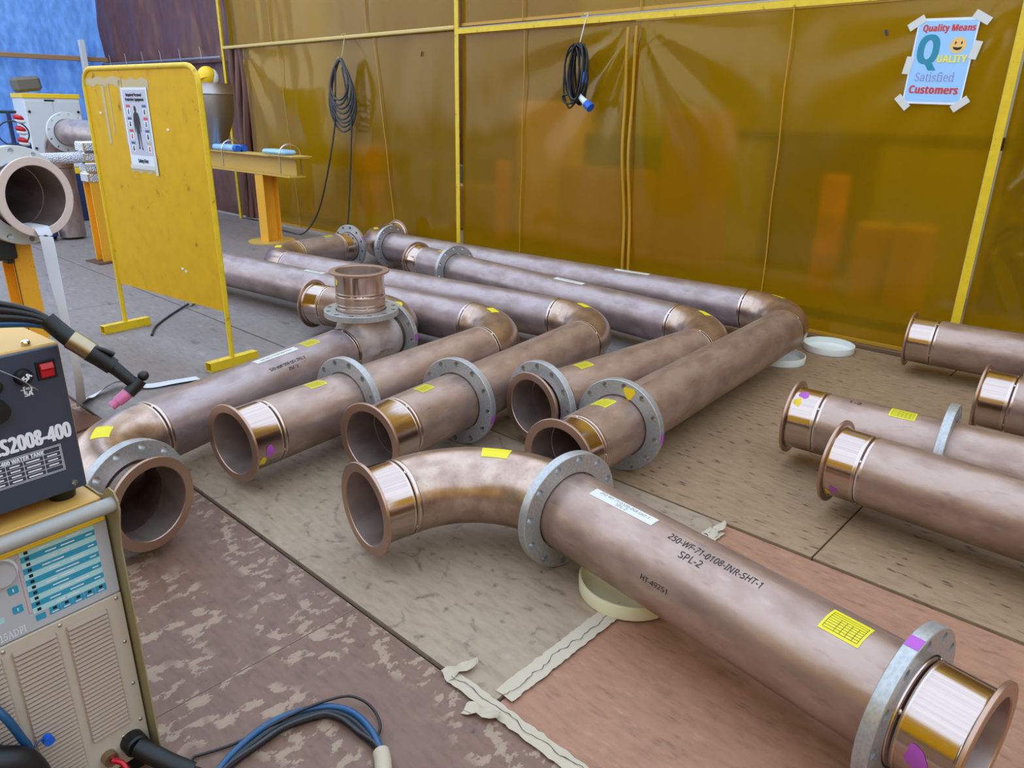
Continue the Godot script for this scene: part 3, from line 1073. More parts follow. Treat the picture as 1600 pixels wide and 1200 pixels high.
func build_spools() -> void:
	flange_mesh = make_flange()
	var tk := MB.new()
	tk.ball(Vector3.ZERO, Vector3(0.007, 0.0045, 0.0035), 6, 10)
	tack_mesh = tk.done()
	var o := Vector3(0, AX, 0)
	var X := Vector3.RIGHT
	var Z := Vector3.BACK
	var fz := leg(o, "z")
	var fx := leg(o, "x")
	# the short spool that turns towards the right front
	var s := spool("pipe_spool", "nearest copper-brown spool with elbow, two galvanised flanges and black marker numbers", -1.735, -1.789, -8.09)
	elbow(s, o, Z, X, 0.03)
	joint(s, fz, 0.411, 2.0)
	stub(s, fz, 0.411, 0.54)
	flange(s, fx, 0.408, 0.12)
	rim_mark(s, fx, 0.408, -38.0)
	pipe_run(s, fx, 0.411, 1.545)
	joint(s, fx, 1.545, 1.0)
	stub(s, fx, 1.545, 1.683)
	flange(s, fx, 1.520, 0.30)
	rim_mark(s, fx, 1.520, 12.0, 5.0)
	spot(s, fx, 1.60, 88.0, 0.022, 0.028, "purple_mark")
	spot(s, fx, 1.632, 122.0, 0.016, 0.02, "yellow_mark")
	sticker(s, fx, 1.318, 1.416, -9.0, 25.0)
	tape_label(s, fx, 0.54, 0.787, 0.0, 16.0, ["250-WF-71-0108-INR-SHT-1", "SPL-2"])
	part("marker_writing", bent_text("250-WF-71-0108-INR-SHT-1", 0.022, 0.30, fx, 1.005, deg_to_rad(14.0), 1.0, 0.001), M.ink, s, "black marker numbers")
	part("marker_writing", bent_text("SPL-2", 0.022, 0.072, fx, 0.955, deg_to_rad(29.0), 1.0, 0.001), M.ink, s, "black marker numbers")
	part("marker_writing", bent_text("HT-49251", 0.015, 0.095, fx, 0.892, deg_to_rad(77.0), 1.0, 0.001), M.ink, s, "black marker numbers")
	elbow_sticker(s, o, Z, X, 42.0, 57.0, -16.0, 12.0)
	# second spool, its far leg runs behind the yellow screen
	s = spool("pipe_spool", "L-shaped spool with a purple dab on its bright stub, next to the tee spool", -2.813, -3.139, 6.41)
	elbow(s, o, Z, -X)
	joint(s, fz, 0.384, 0.6)
	joint(s, fx, -0.384, 0.6)
	pipe_run(s, fz, 0.384, 1.80)
	joint(s, fz, 1.80, 1.9)
	stub(s, fz, 1.80, 1.952)
	flange(s, fz, 1.352, 0.05)
	sticker(s, fz, 1.49, 1.575, -11.0, 15.0)
	spot(s, fz, 1.873, 99.0, 0.02, 0.025, "purple_mark")
	spot(s, fz, 1.905, 116.0, 0.018, 0.02, "yellow_mark")
	elbow_sticker(s, o, Z, -X, 50.0, 66.0, -8.0, 12.0)
	pipe_run(s, fx, -3.42, -0.384, "pipe_cool_lit")
	stub(s, fx, -3.42, -3.56)
	flange(s, fx, -3.46, 0.2)
	tape_label(s, fx, -1.95, -1.74, -3.0, 13.0, ["250-WF-71-0108"])
	# third spool: two elbows, far end flanged
	s = spool("pipe_spool", "long U-shaped spool with a far flanged end beside the ochre beam stand", -2.516, -3.627, 7.95)
	elbow(s, o, Z, -X)
	joint(s, fz, 0.384, 0.9)
	joint(s, fx, -0.384, 0.9)
	pipe_run(s, fz, 0.384, 1.90)
	joint(s, fz, 1.90, 0.5)
	stub(s, fz, 1.90, 2.06)
	flange(s, fz, 1.495, 0.22)
	rim_mark(s, fz, 1.495, 103.0, 6.0)
	sticker(s, fz, 1.69, 1.768, -10.0, 14.0)
	elbow_sticker(s, o, Z, -X, 50.0, 66.0, -4.0, 16.0)
	pipe_run(s, fx, -2.986, -0.384, "pipe_cool_lit")
	var c2 := Vector3(-3.37, AX, 0)
	elbow(s, c2, X, -Z)
	joint(s, fx, -2.986, 0.3)
	elbow_sticker(s, c2, X, -Z, 35.0, 52.0, -10.0, 12.0)
	var f3 := leg(c2, "z")
	joint(s, f3, -0.384, 0.3)
	pipe_run(s, f3, -0.384, -0.87, "pipe_cool_lit")
	joint(s, f3, -0.87, 0.4)
	stub(s, f3, -0.87, -1.06)
	flange(s, f3, -1.03, 0.1)
	rim_mark(s, f3, -1.03, 62.0, 4.0)
	sticker(s, f3, -0.79, -0.70, -8.0, 18.0)
	# fourth spool
	s = spool("pipe_spool", "L-shaped spool whose flange sits right behind its open lap, next to the longest spool", -1.892, -3.960, -4.31)
	elbow(s, o, Z, -X)
	joint(s, fz, 0.384, 0.2)
	joint(s, fx, -0.384, 0.8)
	pipe_run(s, fz, 0.384, 1.512)
	joint(s, fz, 1.512, 0.2)
	stub(s, fz, 1.512, 1.648)
	flange(s, fz, 1.582, 0.35)
	rim_mark(s, fz, 1.582, -40.0, 5.0)
	spot(s, fz, 1.618, 88.0, 0.010, 0.02, "purple_mark")
	sticker(s, fz, 1.27, 1.36, -8.0, 16.0)
	elbow_sticker(s, o, Z, -X, 50.0, 66.0, 0.0, 20.0)
	pipe_run(s, fx, -3.0, -0.384, "pipe_cool_lit")
	joint(s, fx, -3.0, 0.5)
	stub(s, fx, -3.0, -3.137)
	flange(s, fx, -2.60, 0.4)
	sticker(s, fx, -2.80, -2.70, -14.0, 14.0)
	tape_label(s, fx, -1.43, -1.16, 0.0, 17.0, ["250-WF-71-0108-INR-SHT-1"])
	# fifth and longest spool
	s = spool("pipe_spool", "longest spool with its far leg lying along the foot of the amber curtain", -1.776, -4.726, 3.81)
	elbow(s, o, Z, -X)
	joint(s, fz, 0.384, 0.7)
	joint(s, fx, -0.384, 0.9)
	pipe_run(s, fz, 0.384, 2.60)
	joint(s, fz, 2.60, 1.5)
	stub(s, fz, 2.60, 2.736)
	flange(s, fz, 2.285, 0.16)
	rim_mark(s, fz, 2.285, 93.0, 6.0)
	var dab := MB.new()
	var ring := PackedVector2Array()
	for k in 20:
		var q := TAU * k / 20.0
		ring.append(Vector2(cos(q), sin(q)) * (0.026 + 0.005 * sin(q * 3.0)))
	dab.flat(ring, o + Z * (2.285 + FT * 0.5 + 0.0008) + Vector3(0.045, 0.158, 0), X, Vector3.UP)
	part("paint_mark", dab.done(), M.yellow_mark, s, "dab of yellow marking paint on the flange face")
	sticker(s, fz, 2.36, 2.45, -22.0, 10.0)
	elbow_sticker(s, o, Z, -X, 50.0, 66.0, 4.0, 24.0)
	pipe_run(s, fx, -4.02, -0.384, "pipe_cool_lit")
	flange(s, fx, -3.955, 0.3)
	tape_label(s, fx, -1.43, -1.14, -2.0, 15.0, ["250-WF-71-0108-INR-SHT-1"])
	var c5 := Vector3(-4.404, AX, 0)
	elbow(s, c5, X, -Z)
	elbow_sticker(s, c5, X, -Z, 30.0, 46.0, -10.0, 10.0)
	var f5 := leg(c5, "z")
	joint(s, f5, -0.384, 0.3)
	stub(s, f5, -0.384, -0.50)
	# tee spool
	s = spool("tee_spool", "spool with an upright tee branch and bright stub, its near elbow by the welding machine", -3.036, -1.401, 16.38)
	var c6 := Vector3(0, AX, 0.785)
	elbow(s, c6, -Z, X)
	var f6 := leg(c6, "x")
	joint(s, f6, 0.384, 0.4)
	stub(s, f6, 0.384, 0.50)
	flange(s, f6, 0.405, 0.0)
	joint(s, fz, 0.401, 1.9)
	pipe_run(s, fz, -0.802, 0.401, "pipe_cool_lit")
	joint(s, fz, -0.802, 1.75)
	elbow_sticker(s, c6, -Z, X, 36.0, 52.0, -14.0, 12.0)
	sticker(s, fz, -0.60, -0.50, -4.0, 20.0)
	tape_label(s, fz, -0.45, -0.18, -1.0, 15.0, ["250-WF-71-0108-INR-SHT-5"], -1.0)
	part("marker_writing", bent_text("250-WM-008-001-SHT-5", 0.016, 0.235, fz, -0.315, deg_to_rad(40.0), -1.0, 0.001), M.ink, s, "black marker numbers")
	part("marker_writing", bent_text("SPL-3", 0.016, 0.06, fz, -0.33, deg_to_rad(52.0), -1.0, 0.001), M.ink, s, "black marker numbers")
	tee(s, -0.805, -1.20)
	flange(s, fz, -1.236, 0.2)
	rim_mark(s, fz, -1.236, 88.0, 5.0)
	var c7 := Vector3(0, AX, -1.586)
	elbow(s, c7, Z, -X)
	elbow_sticker(s, c7, Z, -X, 20.0, 42.0, -4.0, 18.0)
	var f7 := leg(c7, "x")
	joint(s, f7, -0.384, 0.4)
	pipe_run(s, f7, -0.72, -0.384)
	joint(s, f7, -0.72, 0.4)
	stub(s, f7, -0.72, -0.86)
	# right-hand group
	for d in [["straight spool lying close to the foot of the amber curtain by the yellow post", -0.913, -4.775, 4.07, -0.23, -0.088, 0.395, 1], ["straight spool with the bright copper stub at the right edge, lying between two others", -0.54, -3.937, 1.5, -0.053, 0.08, 1.2, 2], ["straight spool with purple and yellow dabs on its stub and a white flange", -0.907, -3.083, 4.51, -0.226, -0.100, 0.367, 3], ["straight spool resting across the spotted board, purple dab low on its stub", -0.508, -2.74, -1.21, -0.319, -0.196, 1.3, 4]]:
		s = spool("pipe_spool", d[0], d[1], d[2], d[3])
		pipe_run(s, fx, d[5], 1.7 if d[7] == 1 else 2.35)
		joint(s, fx, d[5], 1.75 + 0.2 * d[7])
		stub(s, fx, d[5], d[4])
		flange(s, fx, d[6], 0.3 * d[7])
		if d[7] == 3:
			sticker(s, fx, 0.155, 0.25, -6.0, 23.0)
			spot(s, fx, -0.178, 20.0, 0.02, 0.022, "purple_mark")
			spot(s, fx, -0.19, 40.0, 0.016, 0.02, "yellow_mark")
			part("marker_writing", bent_text("1-2", 0.02, 0.05, fx, 0.02, deg_to_rad(8.0), 1.0, 0.001), M.ink, s, "black marker scrawl")
		if d[7] == 4:
			spot(s, fx, -0.27, 119.0, 0.016, 0.018, "purple_mark")
			spot(s, fx, -0.295, 130.0, 0.012, 0.018, "yellow_mark")
		if d[6] < 1.0:
			flange(s, fx, 1.0 if d[7] == 1 else 2.0, 0.2)
		else:
			flange(s, fx, 2.2, 0.2)
	# plastic end caps on the floor
	for c in [["white plastic end cap tinted yellow under the nearest spool", -1.08, -1.745, 0.16, 0.05], ["white plastic end cap lying open beside the curtain foot", -1.63, -4.85, 0.158, 0.045], ["white plastic end cap half hidden under the longest spool", -1.77, -4.40, 0.158, 0.045]]:
		var b := MB.new()
		var r: float = c[3]
		var h: float = c[4]
		b.lathe([Vector2(0.0, 0.0), Vector2(r - 0.003, 0.0), Vector2(r, 0.003), Vector2(r + 0.002, h - 0.004), Vector2(r, h), Vector2(r - 0.006, h), Vector2(r - 0.008, 0.009), Vector2(r - 0.014, 0.006), Vector2(0.0, 0.006)], Vector3.ZERO, Vector3.UP, Vector3.RIGHT, Vector3.BACK, 48)
		var cp := solo("end_cap", b.done(), M.cap_yellow_tint if c[1] > -1.2 else M.cap_plastic, c[0], "pipe cap", "plastic pipe end caps on the floor")  # near cap: yellow reflection and yellow stain both put into one even colour
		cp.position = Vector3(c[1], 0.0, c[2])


func tee(p: Node, za: float, zb: float) -> void:
	var zc := (za + zb) * 0.5
	var b := MB.new()
	var nt := 56
	var na := 72
	var top := 0.185
	var sd := func(q: Vector3) -> float:
		var d1 := Vector2(q.x, q.y).length() - R
		var d2 := maxf(Vector2(q.x, q.z).length() - R, -q.y)
		var k := 0.055
		var h := clampf(0.5 + 0.5 * (d2 - d1) / k, 0.0, 1.0)
		return maxf(lerpf(d2, d1, h) - k * h * (1.0 - h), q.y - top)
	var edge := 0.07
	var rows := []
	for i in nt + 1:
		var z := lerpf(za, zb, float(i) / nt) - zc
		var ids := []
		for j in na + 1:
			var ang := TAU * j / na
			# crowd the rays towards the branch
			var a2 := ang - 0.35 * sin(ang) * 1.0
			var d := Vector3(sin(a2), cos(a2), 0)
			var lo := R * 0.9
			var hi := 0.30
			var best := R
			for it in 16:
				var mid := (lo + hi) * 0.5
				if sd.call(d * mid + Vector3(0, 0, z)) > 0.0:
					hi = mid
				else:
					lo = mid
			best = lo
			# keep the weld ends round
			var endf := clampf(minf(z + (za - zb) * 0.5 + 0.0, -z + (za - zb) * 0.5) / 0.02, 0.0, 1.0)
			best = lerpf(R, best, endf)
			ids.append(d * best + Vector3(0, AX, z + zc))
		rows.append(ids)
	for i in nt + 1:
		for j in na + 1:
			var q: Vector3 = rows[i][j] - Vector3(0, AX, zc)
			var e := 0.002
			var nn := Vector3(sd.call(q + Vector3(e, 0, 0)) - sd.call(q - Vector3(e, 0, 0)), sd.call(q + Vector3(0, e, 0)) - sd.call(q - Vector3(0, e, 0)), sd.call(q + Vector3(0, 0, e)) - sd.call(q - Vector3(0, 0, e))).normalized()
			b.pt(rows[i][j], nn, Vector2(j * 0.012, q.z))
	for i in nt:
		for j in na:
			var k2 := i * (na + 1) + j
			b.quad(k2, k2 + 1, k2 + na + 2, k2 + na + 1)
	part("tee", b.done(), M.tee_body, p, "smooth forged tee body")
	var fy := leg(Vector3(0, 0, zc), "y")
	pipe_run(p, fy, 0.34, 0.435)
	flange(p, fy, 0.394, 0.1)
	pipe_run(p, fy, 0.438, 0.498)
	joint(p, fy, 0.4365, 0.9)
	stub(p, fy, 0.50, 0.625)
	joint(p, fy, 0.499, 0.3)
	spot(p, fy, 0.575, -30.0, 0.02, 0.02, "yellow_mark")


# ---------------------------------------------------------------- yellow screen
func rounded(x0: float, y0: float, x1: float, y1: float, r: float, steps := 6, low := true) -> PackedVector2Array:
	var out := PackedVector2Array()
	for c in [[x1 - r, y1 - r, 0.0], [x0 + r, y1 - r, PI / 2], [x0 + r, y0 + r, PI], [x1 - r, y0 + r, PI * 1.5]]:
		if not low and c[2] > 3.0:
			out.append(Vector2(x0, y0) if c[2] < 4.0 else Vector2(x1, y0))
			continue
		for k in steps + 1:
			var a: float = c[2] + PI / 2 * k / steps
			out.append(Vector2(c[0] + cos(a) * r, c[1] + sin(a) * r))
	return out


func build_screen() -> void:
	var t := thing("welding_screen", "yellow steel welding screen on two channel feet with a taped safety notice", "screen", Vector3(-4.66, 0, -1.87), deg_to_rad(6.55))
	var m := MB.new()
	m.prism(rounded(-0.615, 0.325, 0.615, 1.65, 0.10, 8, false), Vector3(0, 0, -0.002), Vector3.RIGHT, Vector3.UP, Vector3(0, 0, 0.004))
	part("panel", m.done(), M.yellow_paint, t, "scratched yellow sheet panel")
	var f := MB.new()
	var pts := [Vector3(-0.615, 0.05, 0.0), Vector3(-0.615, 1.0, 0.0), Vector3(-0.615, 1.55, 0.0)]
	for k in 6:
		var a := PI - PI / 2 * k / 5.0
		pts.append(Vector3(-0.515 + cos(a) * 0.10, 1.55 + sin(a) * 0.10, 0.0))
	for k in 6:
		var a := PI / 2 - PI / 2 * k / 5.0
		pts.append(Vector3(0.515 + cos(a) * 0.10, 1.55 + sin(a) * 0.10, 0.0))
	pts.append_array([Vector3(0.615, 1.0, 0.0), Vector3(0.615, 0.05, 0.0)])
	f.tube(PackedVector3Array(pts), 0.0145, 12)
	part("tube_frame", f.done(), M.frame_yellow, t, "worn yellow tube frame")
	for x in [-0.615, 0.615]:
		var b := MB.new()
		# hollow square foot, open ended
		for q in [[0.0, 0.0015, 0.056, 0.003], [0.0, 0.0535, 0.056, 0.003], [-0.0265, 0.0275, 0.003, 0.055], [0.0265, 0.0275, 0.003, 0.055]]:
			b.box(Vector3(x + q[0], q[1], 0.0), Vector3(q[2], q[3], 0.32), 0.0008)
		part("foot", b.done(), M.frame_yellow, t, "open yellow square-tube foot")
	# what is left of old tape
	var e := Vector3(0, 0, 0.0032)
	for q in [[-0.60, 1.555, -0.17, 1.60], [-0.415, 1.22, -0.385, 1.56], [-0.34, 1.28, -0.325, 1.56], [-0.21, 1.22, -0.175, 1.58], [-0.16, 1.535, 0.12, 1.59], [-0.20, 1.07, 0.10, 1.11]]:
		var b := MB.new()
		var poly := PackedVector2Array()
		var n := 9
		for k in n + 1:
			poly.append(Vector2(lerpf(q[0], q[2], float(k) / n), q[1] + 0.010 * sin(k * 2.1 + q[0] * 9.0)))
		for k in n + 1:
			poly.append(Vector2(lerpf(q[2], q[0], float(k) / n), q[3] + 0.007 * sin(k * 1.7 + q[1] * 7.0)))
		b.flat(poly, e, Vector3.RIGHT, Vector3.UP)
		part("tape_residue", b.done(), M.old_tape, t, "torn remains of cream tape")
	# small paint chips that show pale metal
	for q in [[0.26, 1.32], [0.21, 0.527], [0.245, 0.515], [-0.47, 1.40]]:
		var b := MB.new()
		b.ball(Vector3(q[0], q[1], 0.003), Vector3(0.014, 0.008, 0.0008), 5, 8)
		part("chip", b.done(), M.paper_white, t)
	# notice
	var p := thing("safety_notice", "white safety notice with a black figure taped to the yellow screen", "notice", Vector3(-4.66, 0, -1.87), deg_to_rad(6.55))
	var sh := MB.new()
	sh.box(Vector3(-0.045, 1.315, 0.0055), Vector3(0.285, 0.455, 0.001), 0.0002)
	part("paper", sh.done(), M.paper_white, p)
	var z := Vector3(0, 0, 0.0068)
	var gr := MB.new()
	gr.rect(-0.17, 1.17, 0.082, 1.53, z, Vector3.RIGHT, Vector3.UP)
	part("printed_ground", gr.done(), M.paper_grey, p)
	var z2 := Vector3(0, 0, 0.0074)
	var man := MB.new()
	man.flat(PackedVector2Array([Vector2(-0.056, 1.445), Vector2(-0.066, 1.44), Vector2(-0.069, 1.425), Vector2(-0.062, 1.41), Vector2(-0.08, 1.40), Vector2(-0.088, 1.36), Vector2(-0.085, 1.30), Vector2(-0.078, 1.295), Vector2(-0.072, 1.34), Vector2(-0.07, 1.30), Vector2(-0.066, 1.22), Vector2(-0.072, 1.205), Vector2(-0.055, 1.205), Vector2(-0.05, 1.29), Vector2(-0.045, 1.29), Vector2(-0.036, 1.20), Vector2(-0.02, 1.20), Vector2(-0.03, 1.22), Vector2(-0.03, 1.32), Vector2(-0.027, 1.345), Vector2(-0.022, 1.30), Vector2(-0.016, 1.30), Vector2(-0.016, 1.37), Vector2(-0.026, 1.402), Vector2(-0.045, 1.41), Vector2(-0.042, 1.425), Vector2(-0.046, 1.44)]), z2, Vector3.RIGHT, Vector3.UP)
	part("printed_figure", man.done(), M.ink, p, "black standing figure")
	var cols := ["print_red", "print_blue", "print_red", "print_blue"]
	for k in 4:
		for sd in 2:
			var x := -0.15 if sd == 0 else 0.025
			var y := 1.435 - k * 0.068
			var b := MB.new()
			b.rect(x, y, x + 0.045, y + 0.014, z2, Vector3.RIGHT, Vector3.UP)
			part("printed_tab", b.done(), M[cols[(k + sd) % 4] if not (sd == 1 and k == 3) else "old_tape"], p)
			var w := MB.new()
			w.rect(x + 0.005, y - 0.042, x + 0.04, y - 0.004, z2, Vector3.RIGHT, Vector3.UP)
			part("printed_frame", w.done(), M.white_print, p)
			var g := MB.new()
			var cx := x + 0.022
			g.flat(PackedVector2Array([Vector2(cx - 0.008, y - 0.038), Vector2(cx + 0.010, y - 0.036), Vector2(cx + 0.006, y - 0.022), Vector2(cx + 0.007, y - 0.010), Vector2(cx - 0.004, y - 0.008), Vector2(cx - 0.009, y - 0.024)]), z2 + Vector3(0, 0, 0.0004), Vector3.RIGHT, Vector3.UP)
			part("printed_item", g.done(), M[["print_blue", "ink", "print_red", "rust"][(k + sd * 3) % 4]], p)
	part("printed_words", text_mesh("Required Personal", 0.017, Transform3D(Basis.IDENTITY, Vector3(-0.048, 1.503, 0.0074)), bold_font, 0.17), M.ink, p)
	part("printed_words", text_mesh("Protective Equipment", 0.017, Transform3D(Basis.IDENTITY, Vector3(-0.045, 1.478, 0.0074)), bold_font, 0.20), M.ink, p)
	part("printed_words", text_mesh("Safety First", 0.02, Transform3D(Basis.IDENTITY, Vector3(-0.045, 1.137, 0.0074)), bold_font, 0.11), M.ink, p)
	var tp := MB.new()
	tp.rect(0.075, 1.06, 0.105, 1.17, z2, Vector3.RIGHT, Vector3.UP)
	tp.rect(-0.20, 1.09, 0.08, 1.112, z2, Vector3.RIGHT, Vector3.UP)
	part("tape", tp.done(), M.clear_tape, p)


# ---------------------------------------------------------------- welding machine
func build_machine() -> void:
	var at := Vector3(-1.495, -0.006, -0.42)
	var turn := deg_to_rad(94.87)
	var t := thing("welding_machine", "beige louvred welding power source with blue striped control panel", "welding machine", at, turn)
	var W := 0.335
	var body := MB.new()
	body.box(Vector3(-W / 2, 0.361, -0.30), Vector3(W - 0.006, 0.662, 0.55), 0.004)
	part("case", body.done(), M.khaki_paint, t)
	var top := MB.new()
	top.box(Vector3(-W / 2, 0.696, -0.30), Vector3(W - 0.004, 0.008, 0.55), 0.002)
	part("top_plate", top.done(), M.mustard_paint, t, "dusty mustard top plate")
	for x in [0.0, -W]:
		var m := MB.new()
		var prof := PackedVector2Array([Vector2(-0.57, 0.02), Vector2(0.012, 0.02), Vector2(0.022, 0.05), Vector2(0.022, 0.60), Vector2(0.034, 0.655), Vector2(0.048, 0.695), Vector2(0.046, 0.715), Vector2(0.034, 0.732), Vector2(0.014, 0.735), Vector2(-0.004, 0.726), Vector2(-0.018, 0.708), Vector2(-0.04, 0.703), Vector2(-0.57, 0.703)])
		m.prism(prof, Vector3(x - 0.0015, 0, 0), Vector3.BACK, Vector3.UP, Vector3(0.003, 0, 0))
		part("side_plate", m.done(), M.khaki_paint, t, "khaki side plate with a rounded ear")
	var h := MB.new()
	h.tube(PackedVector3Array([Vector3(-W + 0.002, 0.703, 0.026), Vector3(-W / 2, 0.703, 0.026), Vector3(-0.002, 0.703, 0.026)]), 0.0155, 18)
	part("handle", h.done(), M.handle_grey, t, "pale grey handle bar")
	for x in [0.004, -0.012]:
		var sc := MB.new()
		sc.ball(Vector3(x, 0.703, 0.026), Vector3(0.006, 0.008, 0.008), 6, 10)
		part("handle_screw", sc.done(), M.chrome, t)
	var up := MB.new()
	up.box(Vector3(-W / 2, 0.572, -0.02), Vector3(W - 0.012, 0.185, 0.012), 0.0015)
	part("control_panel", up.done(), M.panel_grey, t, "light grey control panel")
	var low := MB.new()
	low.box(Vector3(-W / 2, 0.262, -0.018), Vector3(W - 0.012, 0.43, 0.012), 0.0015)
	part("front_panel", low.done(), M.panel_cream, t, "cream louvred front panel")
	var ys := MB.new()
	ys.box(Vector3(-W / 2 - 0.004, 0.669, -0.006), Vector3(W - 0.02, 0.011, 0.022), 0.002)
	part("yellow_strip", ys.done(), M.bright_yellow, t, "bright yellow strip under the handle")
	# print of the control panel
	var z := Vector3(0, 0, -0.0134)
	var pale := MB.new()
	var teal := MB.new()
	var black := MB.new()
	var white := MB.new()
	var z2 := Vector3(0, 0, -0.0128)
	var z3 := Vector3(0, 0, -0.0122)
	for k in 11:
		var y1 := 0.656 - k * 0.0128
		var b: MB = pale if k % 2 == 0 else teal
		b.rect(-0.168, y1 - 0.0128, -0.032, y1, z, Vector3.RIGHT, Vector3.UP)
		black.rect(-0.1605, y1 - 0.0095, -0.1535, y1 - 0.003, z2, Vector3.RIGHT, Vector3.UP)
		for q in [[-0.135 + 0.01 * (k % 3), 0.02], [-0.085 - 0.012 * (k % 4), 0.026], [-0.05, 0.012 * (k % 2)]]:
			white.rect(q[0], y1 - 0.0078, q[0] + q[1], y1 - 0.0052, z2, Vector3.RIGHT, Vector3.UP)
	for k in 5:
		teal.rect(-0.141 + k * 0.0222, 0.498, -0.141 + k * 0.0222 + 0.0212, 0.515, z, Vector3.RIGHT, Vector3.UP)
		black.rect(-0.134 + k * 0.0222, 0.507, -0.134 + k * 0.0222 + 0.007, 0.513, z2, Vector3.RIGHT, Vector3.UP)
		white.rect(-0.137 + k * 0.0222, 0.501, -0.137 + k * 0.0222 + 0.012, 0.5035, z2, Vector3.RIGHT, Vector3.UP)
	teal.rect(-0.166, 0.497, -0.148, 0.511, z, Vector3.RIGHT, Vector3.UP)
	for y in [0.575, 0.532]:
		teal.flat(rounded(-0.200, y, -0.182, y + 0.017, 0.003, 3), z, Vector3.RIGHT, Vector3.UP)
		white.rect(-0.192, y + 0.005, -0.190, y + 0.012, z2, Vector3.RIGHT, Vector3.UP)
	pale.flat(rounded(-0.235, 0.525, -0.215, 0.538, 0.003, 3), z, Vector3.RIGHT, Vector3.UP)
	for q in [[-0.175, 0.52, -0.1745, 0.645], [-0.175, 0.645, -0.169, 0.6455], [-0.175, 0.52, -0.169, 0.5205]]:
		var red := MB.new()
		red.rect(q[0], q[1], q[2], q[3], z, Vector3.RIGHT, Vector3.UP)
		part("printed_line", red.done(), M.print_red, t)
	part("panel_print", pale.done(), M.pale_teal_print, t, "pale blue printed bands")
	part("panel_print", teal.done(), M.teal_print, t, "teal printed bands")
	part("panel_print", black.done(), M.ink, t, "small black indicator squares")
	var wp := part("panel_print", white.done(), M.white_print, t, "tiny white printed words")
	tag(wp, "", "", "", "stuff")
	part("panel_lettering", text_mesh("WSM9-315ADPI", 0.015, Transform3D(Basis.IDENTITY, Vector3(-0.235, 0.494, -0.0132)), serif_font, 0.10), M.white_print, t)
	# knob
	var kn := MB.new()
	kn.lathe([Vector2(0.026, 0.0), Vector2(0.025, 0.012), Vector2(0.022, 0.016), Vector2(0.0, 0.016)], Vector3(-0.205, 0.628, -0.014), Vector3.BACK, Vector3.RIGHT, Vector3.UP, 28)
	part("knob", kn.done(), M.panel_grey, t, "round grey dial knob")
	var kr := MB.new()
	kr.lathe([Vector2(0.031, 0.0), Vector2(0.030, 0.003), Vector2(0.026, 0.003)], Vector3(-0.205, 0.628, -0.014), Vector3.BACK, Vector3.RIGHT, Vector3.UP, 28)
	part("knob_ring", kr.done(), M.white_print, t)
	# louvres
	var lv := MB.new()
	var lw := 0.084
	for q in [[-1, 0.0], [1, 0.0]]:
		pass
	var prof2 := [Vector3(0, 0.0092, 0.0), Vector3(0, 0.0066, 0.0040), Vector3(0, 0.0030, 0.0072), Vector3(0, 0.0012, 0.0080), Vector3(0, 0.0004, 0.0076), Vector3(0, 0.0010, 0.0066)]
	for k in prof2.size() - 1:
		var a: Vector3 = prof2[k]
		var b2: Vector3 = prof2[k + 1]
		var nn := Vector3(0, b2.z - a.z, a.y - b2.y).normalized()
		var ids := []
		for xx in [-lw / 2 + 0.004, lw / 2 - 0.004]:
			ids.append(lv.pt(Vector3(xx, a.y, a.z), nn))
			ids.append(lv.pt(Vector3(xx, b2.y, b2.z), nn))
		lv.quad(ids[0], ids[1], ids[3], ids[2])
	for sx in [-1.0, 1.0]:
		var tip := Vector3(sx * lw / 2, 0.004, 0)
		for k in prof2.size() - 1:
			var a: Vector3 = prof2[k] + Vector3(sx * (lw / 2 - 0.004), 0, 0)
			var b3: Vector3 = prof2[k + 1] + Vector3(sx * (lw / 2 - 0.004), 0, 0)
			var n2 := Vector3(sx * 0.6, 0.2, 0.8).normalized()
			lv.tri(lv.pt(a, n2), lv.pt(b3, n2), lv.pt(tip, n2))
	var lm := lv.done()
	for c in [-0.081, -0.180, -0.278]:
		for k in 34:
			var y := 0.448 - k * 0.0105
			if c < -0.2 and y < 0.09:
				continue
			if c == -0.081 and y < 0.15:
				continue
			var o := part("louvre", lm, M.louvre_paint, t)
			o.position = Vector3(c, y, -0.0118)
	for q in [[-0.018, 0.468], [-0.018, 0.355], [-0.018, 0.242], [-0.018, 0.139], [-0.13, 0.466], [-0.232, 0.466], [-0.06, 0.12]]:
		var sc := MB.new()
		sc.ball(Vector3(q[0], q[1], -0.0115), Vector3(0.0045, 0.0045, 0.002), 5, 10)
		part("panel_screw", sc.done(), M.chrome, t)
	# outlets low on the front
	var so := MB.new()
	so.lathe([Vector2(0.026, 0.0), Vector2(0.026, 0.03), Vector2(0.022, 0.034), Vector2(0.0, 0.034)], Vector3(-0.045, 0.098, -0.014), Vector3.BACK, Vector3.RIGHT, Vector3.UP, 24)
	part("outlet", so.done(), M.black_rubber, t, "black cable outlet")
	var s2 := MB.new()
	s2.lathe([Vector2(0.016, 0.0), Vector2(0.016, 0.022), Vector2(0.0, 0.022)], Vector3(-0.098, 0.095, -0.014), Vector3.BACK, Vector3.RIGHT, Vector3.UP, 20)
	part("outlet", s2.done(), M.brass, t)
	for x in [-0.03, -W + 0.03]:
		for zz in [-0.04, -0.52]:
			var ft := MB.new()
			ft.lathe([Vector2(0.0, 0.0), Vector2(0.018, 0.0), Vector2(0.022, 0.03), Vector2(0.0, 0.03)], Vector3(x, 0.0, zz), Vector3.UP, Vector3.RIGHT, Vector3.BACK, 16)
			part("foot", ft.done(), M.black_rubber, t)
	# cables plugged into it
	var pc := thing("power_cable", "thick black cable plugged low into the beige welding machine", "cable", at, turn)
	var pm := MB.new()
